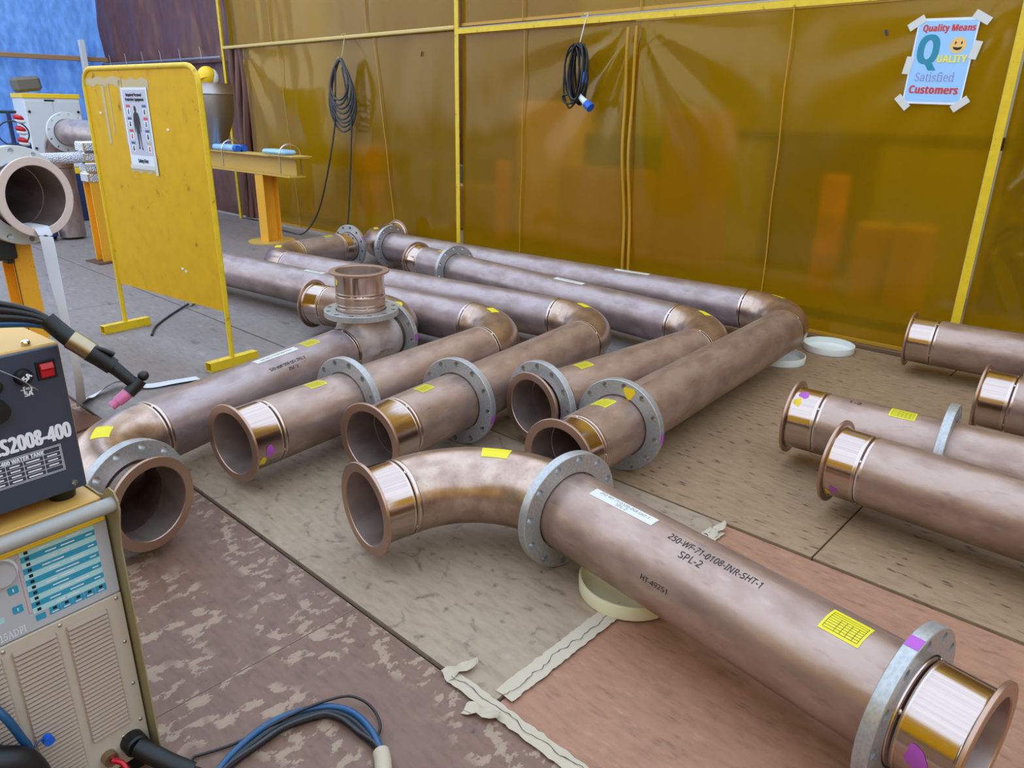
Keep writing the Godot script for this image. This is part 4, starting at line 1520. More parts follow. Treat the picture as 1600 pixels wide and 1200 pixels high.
	pm.tube(PackedVector3Array([Vector3(-0.045, 0.098, 0.016), Vector3(-0.034, 0.086, 0.04), Vector3(-0.01, 0.06, 0.075), Vector3(0.02, 0.035, 0.115)]), 0.023, 16, true, 0.021)
	part("plug", pm.done(), M.black_rubber, pc)
	var pm2 := MB.new()
	pm2.tube(curve([Vector3(0.018, 0.036, 0.112), Vector3(0.04, 0.02, 0.15), Vector3(0.03, 0.014, 0.22), Vector3(-0.06, 0.014, 0.30), Vector3(-0.2, 0.014, 0.36)], 5), 0.013, 12)
	part("lead", pm2.done(), M.cable_black, pc)
	var rc := thing("control_cable", "thin red cable beside the black plug on the beige machine", "cable", at, turn)
	var rm := MB.new()
	rm.tube(curve([Vector3(-0.098, 0.095, 0.008), Vector3(-0.085, 0.088, 0.03), Vector3(-0.09, 0.06, 0.06), Vector3(-0.12, 0.012, 0.10), Vector3(-0.2, 0.008, 0.18)], 5), 0.006, 10)
	part("lead", rm.done(), M.red_plastic, rc)
	var bh := thing("gas_hose", "blue hose with a tethered blue cap hanging before the louvres", "hose", at, turn)
	var bm := MB.new()
	bm.tube(curve([Vector3(-0.285, 0.40, 0.0), Vector3(-0.265, 0.36, 0.03), Vector3(-0.25, 0.30, 0.035), Vector3(-0.242, 0.25, 0.03), Vector3(-0.26, 0.16, 0.03), Vector3(-0.28, 0.02, 0.06)], 5), 0.008, 12)
	part("hose", bm.done(), M.blue_hose, bh)
	var bm2 := MB.new()
	bm2.tube(curve([Vector3(-0.243, 0.25, 0.033), Vector3(-0.228, 0.262, 0.03), Vector3(-0.215, 0.262, 0.026), Vector3(-0.207, 0.252, 0.025)], 5), 0.0022, 8)
	part("tether", bm2.done(), M.blue_hose, bh)
	var bm3 := MB.new()
	bm3.lathe([Vector2(0.0, 0.0), Vector2(0.010, 0.0), Vector2(0.010, 0.016), Vector2(0.0, 0.016)], Vector3(-0.206, 0.252, 0.016), Vector3.BACK, Vector3.RIGHT, Vector3.UP, 18)
	part("cap", bm3.done(), M.blue_plastic, bh)
	var gl := thing("earth_clamp_lead", "bunched black rubber lead hanging at the left of the louvres", "cable", at, turn)
	var gm := MB.new()
	gm.tube(curve([Vector3(-0.32, 0.30, 0.02), Vector3(-0.30, 0.29, 0.05), Vector3(-0.265, 0.262, 0.06), Vector3(-0.25, 0.20, 0.06), Vector3(-0.25, 0.10, 0.06), Vector3(-0.27, 0.0, 0.07)], 5), 0.03, 16)
	part("lead", gm.done(), M.black_rubber, gl)
	# water tank on top
	var k := thing("water_tank", "dark slate water cooling tank with white lettering standing on the welding machine", "water tank", at + Vector3(0, 0.668, 0), turn)
	var tb := MB.new()
	tb.box(Vector3(-0.156, 0.208, -0.29), Vector3(0.288, 0.305, 0.47), 0.003)
	part("cover", tb.done(), M.mustard_paint, k, "mustard painted cover")
	var fp := MB.new()
	fp.box(Vector3(-0.157, 0.208, -0.051), Vector3(0.281, 0.298, 0.012), 0.002)
	part("front_panel", fp.done(), M.slate_paint, k, "dark slate front panel")
	for x in [-0.05, -0.26]:
		for zz in [-0.09, -0.46]:
			var ft := MB.new()
			ft.lathe([Vector2(0.0, 0.032), Vector2(0.024, 0.032), Vector2(0.028, 0.056), Vector2(0.0, 0.056)], Vector3(x, 0.0, zz), Vector3.UP, Vector3.RIGHT, Vector3.BACK, 20)
			part("foot", ft.done(), M.black_rubber, k)
	part("lettering", text_mesh("CS2008-400", 0.031, Transform3D(Basis.IDENTITY, Vector3(-0.0945, 0.187, -0.0446)), bold_font, 0.137), M.white_print, k, "white model number")
	var tl := MB.new()
	var tx0 := -0.21
	var tx1 := -0.051
	var z4 := Vector3(0, 0, -0.0444)
	for yy in [0.110, 0.120, 0.130, 0.140, 0.150, 0.160]:
		tl.rect(tx0, yy, tx1, yy + 0.0009, z4, Vector3.RIGHT, Vector3.UP)
	tl.rect(tx0, 0.1075, tx1 + 0.002, 0.1083, z4, Vector3.RIGHT, Vector3.UP)
	tl.rect(tx0, 0.1625, tx1 + 0.002, 0.1633, z4, Vector3.RIGHT, Vector3.UP)
	tl.rect(tx1 + 0.0014, 0.1075, tx1 + 0.0022, 0.1633, z4, Vector3.RIGHT, Vector3.UP)
	for xx in [-0.21, -0.148, -0.118, -0.083, tx1 - 0.0009]:
		tl.rect(xx, 0.110, xx + 0.0009, 0.150 if xx > -0.2 and xx < -0.06 else 0.161, z4, Vector3.RIGHT, Vector3.UP)
	for r in 4:
		for c in [[-0.2, 0.046], [-0.141, 0.017], [-0.113, 0.024], [-0.076, 0.018]]:
			if c[0] > -0.08 and r == 0:
				continue
			tl.rect(c[0], 0.1135 + r * 0.01, c[0] + c[1], 0.1165 + r * 0.01, z4, Vector3.RIGHT, Vector3.UP)
	part("rating_table", tl.done(), M.white_print, k, "white printed rating table")
	part("table_title", text_mesh("CS-2008-400 WATER TANK", 0.0075, Transform3D(Basis.IDENTITY, Vector3(-0.135, 0.1556, -0.0444)), bold_font, 0.11), M.white_print, k)
	var sw := MB.new()
	sw.box(Vector3(-0.046, 0.316, -0.044), Vector3(0.034, 0.037, 0.004), 0.001)
	part("switch_bezel", sw.done(), M.black_rubber, k)
	var sr := MB.new()
	sr.box(Vector3(-0.046, 0.3235, -0.039), Vector3(0.023, 0.012, 0.008), 0.001, Basis(Vector3.RIGHT, -0.35))
	sr.box(Vector3(-0.046, 0.310, -0.041), Vector3(0.023, 0.015, 0.006), 0.001, Basis(Vector3.RIGHT, 0.12))
	part("rocker_switch", sr.done(), M.red_plastic, k, "red rocker switch")
	var fu := MB.new()
	fu.lathe([Vector2(0.016, 0.0), Vector2(0.016, 0.004), Vector2(0.012, 0.012), Vector2(0.0, 0.013)], Vector3(-0.086, 0.312, -0.045), Vector3.BACK, Vector3.RIGHT, Vector3.UP, 24)
	part("fuse_holder", fu.done(), M.black_rubber, k)
	part("fuse_mark", text_mesh("5A", 0.010, Transform3D(Basis(Vector3.BACK, 0.6), Vector3(-0.084, 0.313, -0.0315)), bold_font), M.white_print, k)
	part("fuse_symbol", text_mesh("-[=]-", 0.009, Transform3D(Basis.IDENTITY, Vector3(-0.083, 0.288, -0.0444)), bold_font), M.white_print, k)
	part("fuse_symbol", text_mesh("5A", 0.009, Transform3D(Basis.IDENTITY, Vector3(-0.083, 0.278, -0.0444)), bold_font), M.white_print, k)
	var il := MB.new()
	il.lathe([Vector2(0.013, 0.0), Vector2(0.013, 0.005), Vector2(0.009, 0.006), Vector2(0.0, 0.006)], Vector3(-0.134, 0.305, -0.045), Vector3.BACK, Vector3.RIGHT, Vector3.UP, 20)
	part("pilot_lamp", il.done(), M.black_rubber, k)
	var il2 := MB.new()
	il2.ball(Vector3(-0.134, 0.305, -0.039), Vector3(0.006, 0.006, 0.004), 6, 10)
	part("lamp_lens", il2.done(), M.red_plastic, k)
	var cn := MB.new()
	cn.lathe([Vector2(0.022, 0.0), Vector2(0.020, 0.02), Vector2(0.0, 0.021)], Vector3(-0.142, 0.262, -0.045), Vector3.BACK, Vector3.RIGHT, Vector3.UP, 22)
	part("connector", cn.done(), M.black_rubber, k)
	for q in [[-0.038, 0.074], [-0.275, 0.074], [-0.275, 0.34]]:
		var sc := MB.new()
		sc.lathe([Vector2(0.0065, 0.0), Vector2(0.006, 0.0025), Vector2(0.0, 0.0035)], Vector3(q[0], q[1], -0.045), Vector3.BACK, Vector3.RIGHT, Vector3.UP, 16)
		part("panel_screw", sc.done(), M.chrome, k)
	var bt := MB.new()
	bt.lathe([Vector2(0.008, 0.0), Vector2(0.008, 0.006), Vector2(0.006, 0.009), Vector2(0.0, 0.009)], Vector3(-0.06, 0.361, -0.075), Vector3.UP, Vector3.RIGHT, Vector3.BACK, 16)
	part("bolt", bt.done(), M.chrome, k)
	# torch laid over the tank
	var w := thing("welding_torch", "black tig welding torch with pink nozzle hanging over the tank corner", "welding torch", at, turn)
	var h1 := MB.new()
	h1.tube(curve([Vector3(-0.030, 1.079, -0.040), Vector3(-0.018, 1.060, -0.030), Vector3(-0.002, 1.036, -0.014)], 5), 0.0165, 16)
	part("cable_boot", h1.done(), M.black_rubber, w, "black rubber boot")
	var h2 := MB.new()
	h2.tube(PackedVector3Array([Vector3(-0.005, 1.040, -0.016), Vector3(0.008, 1.026, -0.006), Vector3(0.020, 1.012, 0.003)]), 0.0185, 16)
	part("clamp_sleeve", h2.done(), M.brass, w, "scuffed brass sleeve")
	var h3 := MB.new()
	h3.tube(PackedVector3Array([Vector3(0.018, 1.013, 0.003), Vector3(0.030, 1.000, 0.011), Vector3(0.046, 0.980, 0.022)]), 0.0185, 18, true, 0.0165)
	h3.tube(PackedVector3Array([Vector3(0.046, 0.980, 0.022), Vector3(0.052, 0.972, 0.027), Vector3(0.066, 0.951, 0.038), Vector3(0.073, 0.942, 0.043)]), 0.0135, 16, true, 0.0105)
	part("grip", h3.done(), M.black_rubber, w)
	var h4 := MB.new()
	h4.tube(PackedVector3Array([Vector3(0.083, 0.949, 0.046), Vector3(0.071, 0.938, 0.045), Vector3(0.057, 0.928, 0.043)]), 0.0125, 16)
	part("head", h4.done(), M.black_rubber, w)
	var h5 := MB.new()
	h5.ball(Vector3(0.089, 0.956, 0.047), Vector3(0.0105, 0.0105, 0.0105), 10, 16)
	part("back_cap", h5.done(), M.cable_black, w)
	var h6 := MB.new()
	h6.tube(PackedVector3Array([Vector3(0.058, 0.929, 0.043), Vector3(0.046, 0.921, 0.041), Vector3(0.036, 0.915, 0.039)]), 0.0115, 16, true, 0.0105)
	h6.tube(PackedVector3Array([Vector3(0.037, 0.916, 0.039), Vector3(0.031, 0.912, 0.038), Vector3(0.024, 0.908, 0.037)]), 0.0085, 16)
	part("nozzle", h6.done(), M.pink_ceramic, w, "pink ceramic nozzle")
	var h7 := MB.new()
	h7.tube(PackedVector3Array([Vector3(0.024, 1.022, 0.014), Vector3(0.036, 1.016, 0.022), Vector3(0.050, 1.005, 0.028)]), 0.0045, 10)
	part("trigger", h7.done(), M.black_rubber, w)
	for q in [[0.0085, 0.0, "cable_black"], [0.0095, -0.014, "cable_black"], [0.0075, -0.027, "blue_hose"], [0.006, 0.012, "cable_black"]]:
		var c := MB.new()
		var dy: float = q[1]
		c.tube(curve([Vector3(-0.02, 1.066 + dy * 0.3, -0.034), Vector3(-0.045, 1.088 + dy * 0.6, -0.048), Vector3(-0.10, 1.106 + dy, -0.07), Vector3(-0.17, 1.108 + dy, -0.10), Vector3(-0.28, 1.095 + dy, -0.16), Vector3(-0.40, 1.06 + dy, -0.25), Vector3(-0.46, 0.95, -0.33), Vector3(-0.47, 0.5, -0.36), Vector3(-0.48, 0.02, -0.38)], 5), q[0], 12)
		part("hose", c.done(), M[q[2]], w)
	var fw := MB.new()
	fw.tube(curve([Vector3(-0.15, 1.035, -0.05), Vector3(-0.135, 1.015, -0.034), Vector3(-0.10, 0.985, -0.026), Vector3(-0.072, 0.954, -0.026)], 5), 0.0012, 6)
	solo("filler_wire", fw.done(), M.satin_steel, "thin bent filler wire leaning on the slate tank front", "wire").transform = Transform3D(Basis(Vector3.UP, turn), at)


# ---------------------------------------------------------------- left background
func h_beam(b: MB, c: Vector3, w: float, d: float, tf: float, y0: float, y1: float) -> void:
	# upright H section: flanges face the local x direction
	var h := y1 - y0
	var cy := (y0 + y1) * 0.5
	b.box(c + Vector3(d / 2 - tf / 2, cy, 0), Vector3(tf, h, w), 0.001)
	b.box(c + Vector3(-d / 2 + tf / 2, cy, 0), Vector3(tf, h, w), 0.001)
	b.box(c + Vector3(0, cy, 0), Vector3(d - tf * 2, h, tf * 0.8), 0.001)


func build_back_left() -> void:
	# flanged pipe end on the near stand
	var a := deg_to_rad(198.0)
	var t := thing("pipe_spool", "raised pipe end with pale flange lying on the rusty orange stand", "pipe spool", Vector3(-3.604, 0.9475, -0.97), a)
	var f := leg(Vector3(0, R, 0), "x")
	stub(t, f, 0.15, 0.0, "lap_bright")
	joint(t, f, 0.15, 0.4)
	pipe_run(t, f, 0.15, 2.2, "pipe_cool_lit")
	flange(t, f, 0.115, 0.22, "flange_white")
	var s := thing("pipe_stand", "orange H-beam stand with rusty edges under the raised pipe end", "stand", Vector3(-3.81, -0.006, -0.90), deg_to_rad(14.0))
	var b := MB.new()
	h_beam(b, Vector3.ZERO, 0.085, 0.10, 0.008, 0.012, 0.90)
	part("column", b.done(), M.orange_paint, s)
	var bp := MB.new()
	bp.box(Vector3(0, 0.006, 0), Vector3(0.34, 0.012, 0.34), 0.002)
	part("base_plate", bp.done(), M.rust, s)
	var tp := MB.new()
	tp.box(Vector3(-0.02, 0.925, 0), Vector3(0.12, 0.05, 0.16), 0.004)
	part("saddle", tp.done(), M.rust, s)
	var ed := MB.new()
	ed.box(Vector3(0.0515, 0.456, 0.0425), Vector3(0.004, 0.88, 0.004), 0.001)
	part("rusty_edge", ed.done(), M.rust, s)
	var cl := MB.new()
	cl.box(Vector3(0.05, 0.86, 0.10), Vector3(0.07, 0.07, 0.13), 0.006)
	cl.box(Vector3(0.05, 0.82, 0.06), Vector3(0.04, 0.03, 0.03), 0.004)
	part("clamp", cl.done(), M.dark_box, s, "dark green clamp block")
	# webbing strap: out of the pipe, down to the floor and across it
	var pts := [Vector3(-3.72, 0.965, -0.925), Vector3(-3.63, 0.962, -0.955), Vector3(-3.585, 0.950, -0.962), Vector3(-3.565, 0.90, -0.965), Vector3(-3.56, 0.75, -0.965), Vector3(-3.555, 0.55, -0.97), Vector3(-3.60, 0.30, -0.99), Vector3(-3.78, 0.10, -1.03), Vector3(-3.96, 0.03, -1.09), Vector3(-4.05, 0.012, -1.15), Vector3(-4.09, 0.03, -1.24), Vector3(-4.12, 0.035, -1.33), Vector3(-4.02, 0.012, -1.42), Vector3(-3.98, 0.012, -1.56), Vector3(-3.95, 0.012, -1.68)]
	var wid := [Vector3(-0.02, 0, -0.045), Vector3(-0.01, 0, -0.045), Vector3(-0.01, 0.01, -0.045), Vector3(0.0, 0.0, -0.042), Vector3(0.01, 0, -0.036), Vector3(0.02, 0, -0.022), Vector3(0.03, 0.01, -0.02), Vector3(0.03, 0.03, -0.03), Vector3(0.025, 0.035, -0.03), Vector3(0.05, 0.015, -0.02), Vector3(0.05, 0.03, 0.0), Vector3(0.05, 0.02, -0.01), Vector3(0.055, 0, 0.02), Vector3(0.055, 0, 0.01), Vector3(0.055, 0, 0.0)]
	var pc := curve(pts, 5)
	var wc := curve(wid, 5)
	var rows := []
	for k in pc.size():
		rows.append([pc[k] - wc[k] * 0.6, pc[k], pc[k] + wc[k] * 0.6])
	var st := MB.new()
	grid(st, rows)
	solo("webbing_strap", st.done(), M.strap, "white webbing strap hanging from the raised pipe and trailing on the floor", "strap")
	# far pipe with elbow on the foil-wrapped bar
	t = thing("pipe_spool", "far flanged pipe with a down-turned elbow resting on the foil-wrapped bar", "pipe spool", Vector3(-9.1, 0.0, -2.85))
	f = leg(Vector3(0, 1.165, 0), "x")
	pipe_run(t, f, -0.03, 2.3, "pipe_cool_lit")
	flange(t, f, 0.03, 0.1, "flange_white")
	elbow(t, Vector3(-0.414, 1.165, 0), Vector3.RIGHT, Vector3.DOWN)
	var fd := leg(Vector3(-0.414, 0, 0), "y")
	pipe_run(t, fd, 0.02, 0.781, "pipe_cool_lit")
	s = thing("pipe_stand", "orange H-beam stand with foil-wrapped top behind the yellow screen", "stand", Vector3(-7.85, 0, -2.62), deg_to_rad(5.0))
	b = MB.new()
	h_beam(b, Vector3.ZERO, 0.15, 0.15, 0.01, 0.012, 0.95)
	part("column", b.done(), M.orange_paint, s)
	bp = MB.new()
	bp.box(Vector3(0, 0.006, 0), Vector3(0.3, 0.012, 0.3), 0.002)
	part("base_plate", bp.done(), M.rust, s)
	var br := MB.new()
	br.tube(PackedVector3Array([Vector3(0, 0.982, 0.60), Vector3(0.0, 0.982, 0.2), Vector3(0, 0.982, -0.2), Vector3(0, 0.982, -0.7)]), 0.05, 16)
	part("cross_bar", br.done(), M.foil, s, "foil-wrapped cross bar")
	var wr := MB.new()
	for k in 4:
		wr.box(Vector3(0.003 * sin(k * 2.0), 0.80 + k * 0.093, 0.0), Vector3(0.172 + 0.008 * sin(k * 3.0), 0.09, 0.175), 0.012, Basis(Vector3.UP, 0.06 * sin(k * 5.0)))
	part("foil_wrap", wr.done(), M.foil, s, "crumpled foil wrapped round the post top")
	# cabinet
	var c := thing("control_cabinet", "tall white two-door cabinet with a yellow top edge before the blue tarpaulin", "cabinet", Vector3(-12.7, 0, -3.78))
	b = MB.new()
	b.box(Vector3(0, 0.76, 0), Vector3(0.5, 1.52, 0.72), 0.006)
	part("case", b.done(), M.white_paint, c)
	b = MB.new()
	b.box(Vector3(0, 1.55, 0), Vector3(0.52, 0.06, 0.74), 0.004)
	part("top_edge", b.done(), M.bright_yellow, c, "yellow top edge")
	for z in [-0.18, 0.18]:
		b = MB.new()
		b.box(Vector3(0.255, 0.77, z), Vector3(0.014, 1.42, 0.345), 0.003)
		var d := part("door", b.done(), M.white_paint, c)
		var hd := MB.new()
		hd.lathe([Vector2(0.018, 0.0), Vector2(0.016, 0.02), Vector2(0.0, 0.02)], Vector3(0.262, 1.34, z * 1.75), Vector3.RIGHT, Vector3.BACK, Vector3.UP, 14)
		part("latch", hd.done(), M.black_rubber, d)
		var hd2 := MB.new()
		hd2.lathe([Vector2(0.018, 0.0), Vector2(0.016, 0.02), Vector2(0.0, 0.02)], Vector3(0.262, 0.85, z * 1.75), Vector3.RIGHT, Vector3.BACK, Vector3.UP, 14)
		part("latch", hd2.done(), M.black_rubber, d)
	b = MB.new()
	b.box(Vector3(0.264, 1.49, 0.04), Vector3(0.003, 0.022, 0.13), 0.0005)
	part("name_plate", b.done(), M.ink, c)
	var bag := MB.new()
	bag.box(Vector3.ZERO, Vector3(0.24, 0.20, 0.34), 0.04, Basis(Vector3.RIGHT, 0.12))
	var bo := solo("tool_bag", bag.done(), M.olive_bag, "drab grey-brown case lying on top of the white cabinet", "case")
	bo.position = Vector3(-12.62, 1.70, -3.54)
	# trolley with valves
	var g := thing("gas_trolley", "dark trolley with T-handle, hose ring and red-white caps before the blue tarpaulin", "trolley", Vector3(-9.6, 0, -2.47))
	b = MB.new()
	b.box(Vector3(0, 0.70, 0), Vector3(0.04, 1.34, 0.04), 0.006)
	part("upright", b.done(), M.navy, g)
	b = MB.new()
	b.box(Vector3(0, 1.36, 0), Vector3(0.035, 0.03, 0.16), 0.008)
	part("t_handle", b.done(), M.dark_box, g)
	b = MB.new()
	b.box(Vector3(0, 0.08, 0), Vector3(0.4, 0.06, 0.4), 0.01)
	b.box(Vector3(0, 1.0, -0.05), Vector3(0.10, 0.10, 0.20), 0.01)
	part("base", b.done(), M.navy, g)
	for z in [-0.2, 0.2]:
		b = MB.new()
		b.lathe([Vector2(0.0, -0.02), Vector2(0.08, -0.02), Vector2(0.08, 0.02), Vector2(0.0, 0.02)], Vector3(0.0, 0.08, z), Vector3.BACK, Vector3.RIGHT, Vector3.UP, 20)
		part("wheel", b.done(), M.black_rubber, g)
	b = MB.new()
	var hoop := PackedVector3Array()
	for k in 33:
		var q := TAU * k / 32.0
		hoop.append(Vector3(0.06, 1.145 + sin(q) * 0.125, 0.0 + cos(q) * 0.145))
	b.tube(hoop, 0.008, 8, false)
	part("hose_ring", b.done(), M.cable_grey, g)
	for k in 3:
		var y := 1.29 - k * 0.115
		b = MB.new()
		b.ball(Vector3(0.05, y + 0.012, -0.075), Vector3(0.04, 0.032, 0.055), 8, 12, Basis(Vector3.RIGHT, -0.4))
		var vc := part("valve_cap", b.done(), M.red_plastic, g)
		b = MB.new()
		b.ball(Vector3(0.05, y - 0.022, -0.085), Vector3(0.035, 0.026, 0.055), 8, 12, Basis(Vector3.RIGHT, -0.2))
		part("cap_base", b.done(), M.white_plastic, vc)
	var bb := thing("blue_machine", "small blue machine with yellow band and white top behind the foil-wrapped bar", "machine", Vector3(-11.1, 0, -3.5))
	b = MB.new()
	b.box(Vector3(0, 0.30, 0), Vector3(0.4, 0.6, 0.32), 0.01)
	part("case", b.done(), M.navy, bb)
	b = MB.new()
	b.box(Vector3(0.0, 0.635, 0), Vector3(0.41, 0.07, 0.33), 0.006)
	part("band", b.done(), M.bright_yellow, bb)
	b = MB.new()
	b.box(Vector3(0, 0.73, 0), Vector3(0.40, 0.12, 0.32), 0.02)
	part("top", b.done(), M.white_plastic, bb)
	var dr := MB.new()
	dr.lathe([Vector2(0.0, 0.0), Vector2(0.17, 0.0), Vector2(0.18, 0.02), Vector2(0.18, 0.36), Vector2(0.175, 0.38), Vector2(0.18, 0.4), Vector2(0.18, 0.70), Vector2(0.16, 0.72), Vector2(0.0, 0.72)], Vector3.ZERO, Vector3.UP, Vector3.RIGHT, Vector3.BACK, 28)
	solo("steel_drum", dr.done(), M.rust, "rusty brown drum beside the small blue machine", "drum").position = Vector3(-10.4, 0, -2.95)
	# tarpaulins
	var blue := thing("blue_tarpaulin", "pale blue creased tarpaulin hung across the far end", "tarpaulin", Vector3(-14.0, 0, -3.4), PI / 2)
	part("sheet", sheet(-1.7, 1.9, 0.02, 4.2, 0.0, 201, 0.10, 0.002, 150, 46), M.blue_tarp, blue)
	var rail := MB.new()
	rail.box(Vector3(-13.86, 2.13, -3.4), Vector3(0.06, 0.07, 3.5), 0.006)
	solo("wall_rail", rail.done(), M.cardboard, "brown rail across the blue tarpaulin", "rail")
	var col := MB.new()
	col.box(Vector3(-13.75, 1.2, -4.75), Vector3(0.08, 2.4, 0.08), 0.004)
	solo("corner_post", col.done(), M.white_paint, "pale square post where the blue and brown sheets meet", "post")
	var brn := thing("brown_tarpaulin", "glossy maroon tarpaulin between the blue sheet and the amber curtains", "tarpaulin", Vector3(-11.8, 0, -5.2))
	part("sheet", sheet(-2.1, 2.42, 0.02, 2.20, 0.02, 211, 0.06, 0.002, 90, 40), M.brown_tarp, brn)
	part("sheet", sheet(-2.1, 2.2, 2.0, 4.2, 0.06, 213, 0.09, 0.002, 90, 36), M.brown_tarp, brn)
	var fold := MB.new()
	for k in 3:
		var pts2 := []
		for j in 9:
			var y := lerpf(0.03, 2.16, j / 8.0)
			pts2.append(Vector3(-9.66 + k * 0.10 + 0.02 * sin(y * 3.0 + k), y, -5.12 + 0.02 * sin(y * 4.0 + k * 2.0)))
		fold.tube(curve(pts2, 3), 0.045, 10)
	solo("folded_tarpaulin", fold.done(), M.brown_tarp, "maroon tarpaulin edge gathered in folds beside the left yellow post", "tarpaulin")
	var tr := thing("tie_rail", "thin grey tie rail with wire ties along the maroon tarpaulin", "rail", Vector3(-11.8, 0, -5.08))
	b = MB.new()
	b.tube(PackedVector3Array([Vector3(-2.0, 2.06, 0.04), Vector3(0, 2.05, 0.04), Vector3(1.98, 2.04, 0.04)]), 0.018, 10)
	part("bar", b.done(), M.satin_steel, tr)
	for k in 6:
		b = MB.new()
		var x := -1.6 + k * 0.62
		b.tube(curve([Vector3(x, 2.03, 0.065), Vector3(x - 0.02, 2.08, 0.06), Vector3(x - 0.05, 2.15, 0.05), Vector3(x - 0.06, 2.19, 0.055)], 3), 0.004, 6)
		part("wire_tie", b.done(), M.satin_steel, tr)
	# yellow helmet hung on the post
	var hm := thing("safety_helmet", "yellow and white helmet hung on the left yellow post", "helmet", Vector3(-10.02, 1.66, -4.92))
	b = MB.new()
	b.ball(Vector3(0, 0.15, 0), Vector3(0.135, 0.125, 0.12), 12, 20, Basis(Vector3.BACK, 0.5))
	part("shell", b.done(), M.bright_yellow, hm)
	b = MB.new()
	b.lathe([Vector2(0.14, -0.012), Vector2(0.165, -0.006), Vector2(0.165, 0.004), Vector2(0.135, 0.012)], Vector3(-0.02, 0.08, 0), Vector3(-0.45, 0.89, 0).normalized(), Vector3(0.89, 0.45, 0).normalized(), Vector3.BACK, 28)
	part("brim", b.done(), M.bright_yellow, hm)
	b = MB.new()
	b.ball(Vector3(0.04, 0.15, -0.06), Vector3(0.085, 0.11, 0.075), 8, 14, Basis(Vector3.BACK, 0.5))
	part("face_shield", b.done(), M.white_plastic, hm)


func build_beam_stand() -> void:
	var s := thing("beam_stand", "ochre I-beam trestle on a single column with round base plate", "stand", Vector3(-7.92, 0, -4.40))
	var b := MB.new()
	b.box(Vector3(-0.68, 0.957, 0), Vector3(3.05, 0.014, 0.20), 0.002)
	b.box(Vector3(-0.74, 0.757, 0), Vector3(2.95, 0.014, 0.20), 0.002)
	b.box(Vector3(-0.74, 0.857, 0), Vector3(2.93, 0.186, 0.010), 0.001)
	part("beam", b.done(), M.ochre_paint, s, "ochre I-beam")
	b = MB.new()
	b.box(Vector3(0.60, 0.967, 0.0), Vector3(0.50, 0.008, 0.24), 0.001)
	part("end_plate", b.done(), M.ochre_paint, s)
	for x in [0.08, -2.0]:
		b = MB.new()
		var w := 0.17
		b.box(Vector3(x, 0.38, w / 2), Vector3(0.17, 0.74, 0.010), 0.001)
		b.box(Vector3(x, 0.38, -w / 2), Vector3(0.17, 0.74, 0.010), 0.001)
		b.box(Vector3(x, 0.38, 0), Vector3(0.008, 0.74, w - 0.01), 0.001)
		part("column", b.done(), M.orange_paint, s, "orange H-section column")
		b = MB.new()
		b.lathe([Vector2(0.0, 0.0), Vector2(0.26, 0.0), Vector2(0.26, 0.012), Vector2(0.0, 0.012)], Vector3(x, 0, 0), Vector3.UP, Vector3.RIGHT, Vector3.BACK, 36)
		part("base_plate", b.done(), M.ochre_paint, s, "round base plate")
	# U-bolts straddling the beam
	for q in [["bright steel U-bolt straddling the ochre beam beside the blue rolls", -8.55], ["bright steel U-bolt straddling the ochre beam end", -7.30]]:
		var m := MB.new()
		var pts := PackedVector3Array()
		pts.append(Vector3(0, -0.19, 0.125))
		pts.append(Vector3(0, -0.05, 0.125))
		for k in 13:
			var a := PI * k / 12.0
			pts.append(Vector3(0, sin(a) * 0.10, cos(a) * 0.125))
		pts.append(Vector3(0, -0.05, -0.125))
		pts.append(Vector3(0, -0.19, -0.125))
		m.tube(pts, 0.008, 10)
		var o := solo("u_bolt", m.done(), M.chrome, q[0], "U-bolt", "U-bolts over the beam")
		o.position = Vector3(q[1], 0.985, -4.40)
	# rolls and packet on the beam
	for q in [["white roll with bright blue end nearest the beam edge", -4.345], ["white roll with bright blue end behind another roll on the beam", -4.425]]:
		var r := thing("document_roll", q[0], "roll", Vector3(-8.70, 0.965, q[1]))
		var m := MB.new()
		m.tube(PackedVector3Array([Vector3(-0.15, 0.035, 0), Vector3(0, 0.035, 0), Vector3(0.34, 0.035, 0)]), 0.035, 18)
		part("tube", m.done(), M.paper_blue, r)
		m = MB.new()
		m.tube(PackedVector3Array([Vector3(0.33, 0.035, 0), Vector3(0.36, 0.035, 0), Vector3(0.40, 0.035, 0)]), 0.037, 18)
		part("end_cap", m.done(), M.blue_plastic, r)
	var pk := MB.new()
	pk.box(Vector3(0, 0.026, 0), Vector3(0.46, 0.05, 0.16), 0.02)
	solo("wrapped_packet", pk.done(), M.paper_blue, "pale blue wrapped packet under the U-bolt at the beam end", "packet").position = Vector3(-7.52, 0.972, -4.40)
	# bell-shaped reducer
	var rd := MB.new()
	rd.lathe([Vector2(0.145, 0.0), Vector2(0.15, 0.01), Vector2(0.16, 0.06), Vector2(0.22, 0.20), Vector2(0.27, 0.34), Vector2(0.295, 0.46), Vector2(0.30, 0.60), Vector2(0.30, 0.615), Vector2(0.304, 0.62), Vector2(0.30, 0.625), Vector2(0.30, 0.735), Vector2(0.292, 0.735), Vector2(0.288, 0.45), Vector2(0.14, 0.02), Vector2(0.145, 0.0)], Vector3.ZERO, Vector3.UP, Vector3.RIGHT, Vector3.BACK, 48)
	solo("pipe_reducer", rd.done(), M.satin_steel, "large satin steel reducer standing wide end up on the ochre beam", "reducer").position = Vector3(-9.02, 0.965, -4.40)


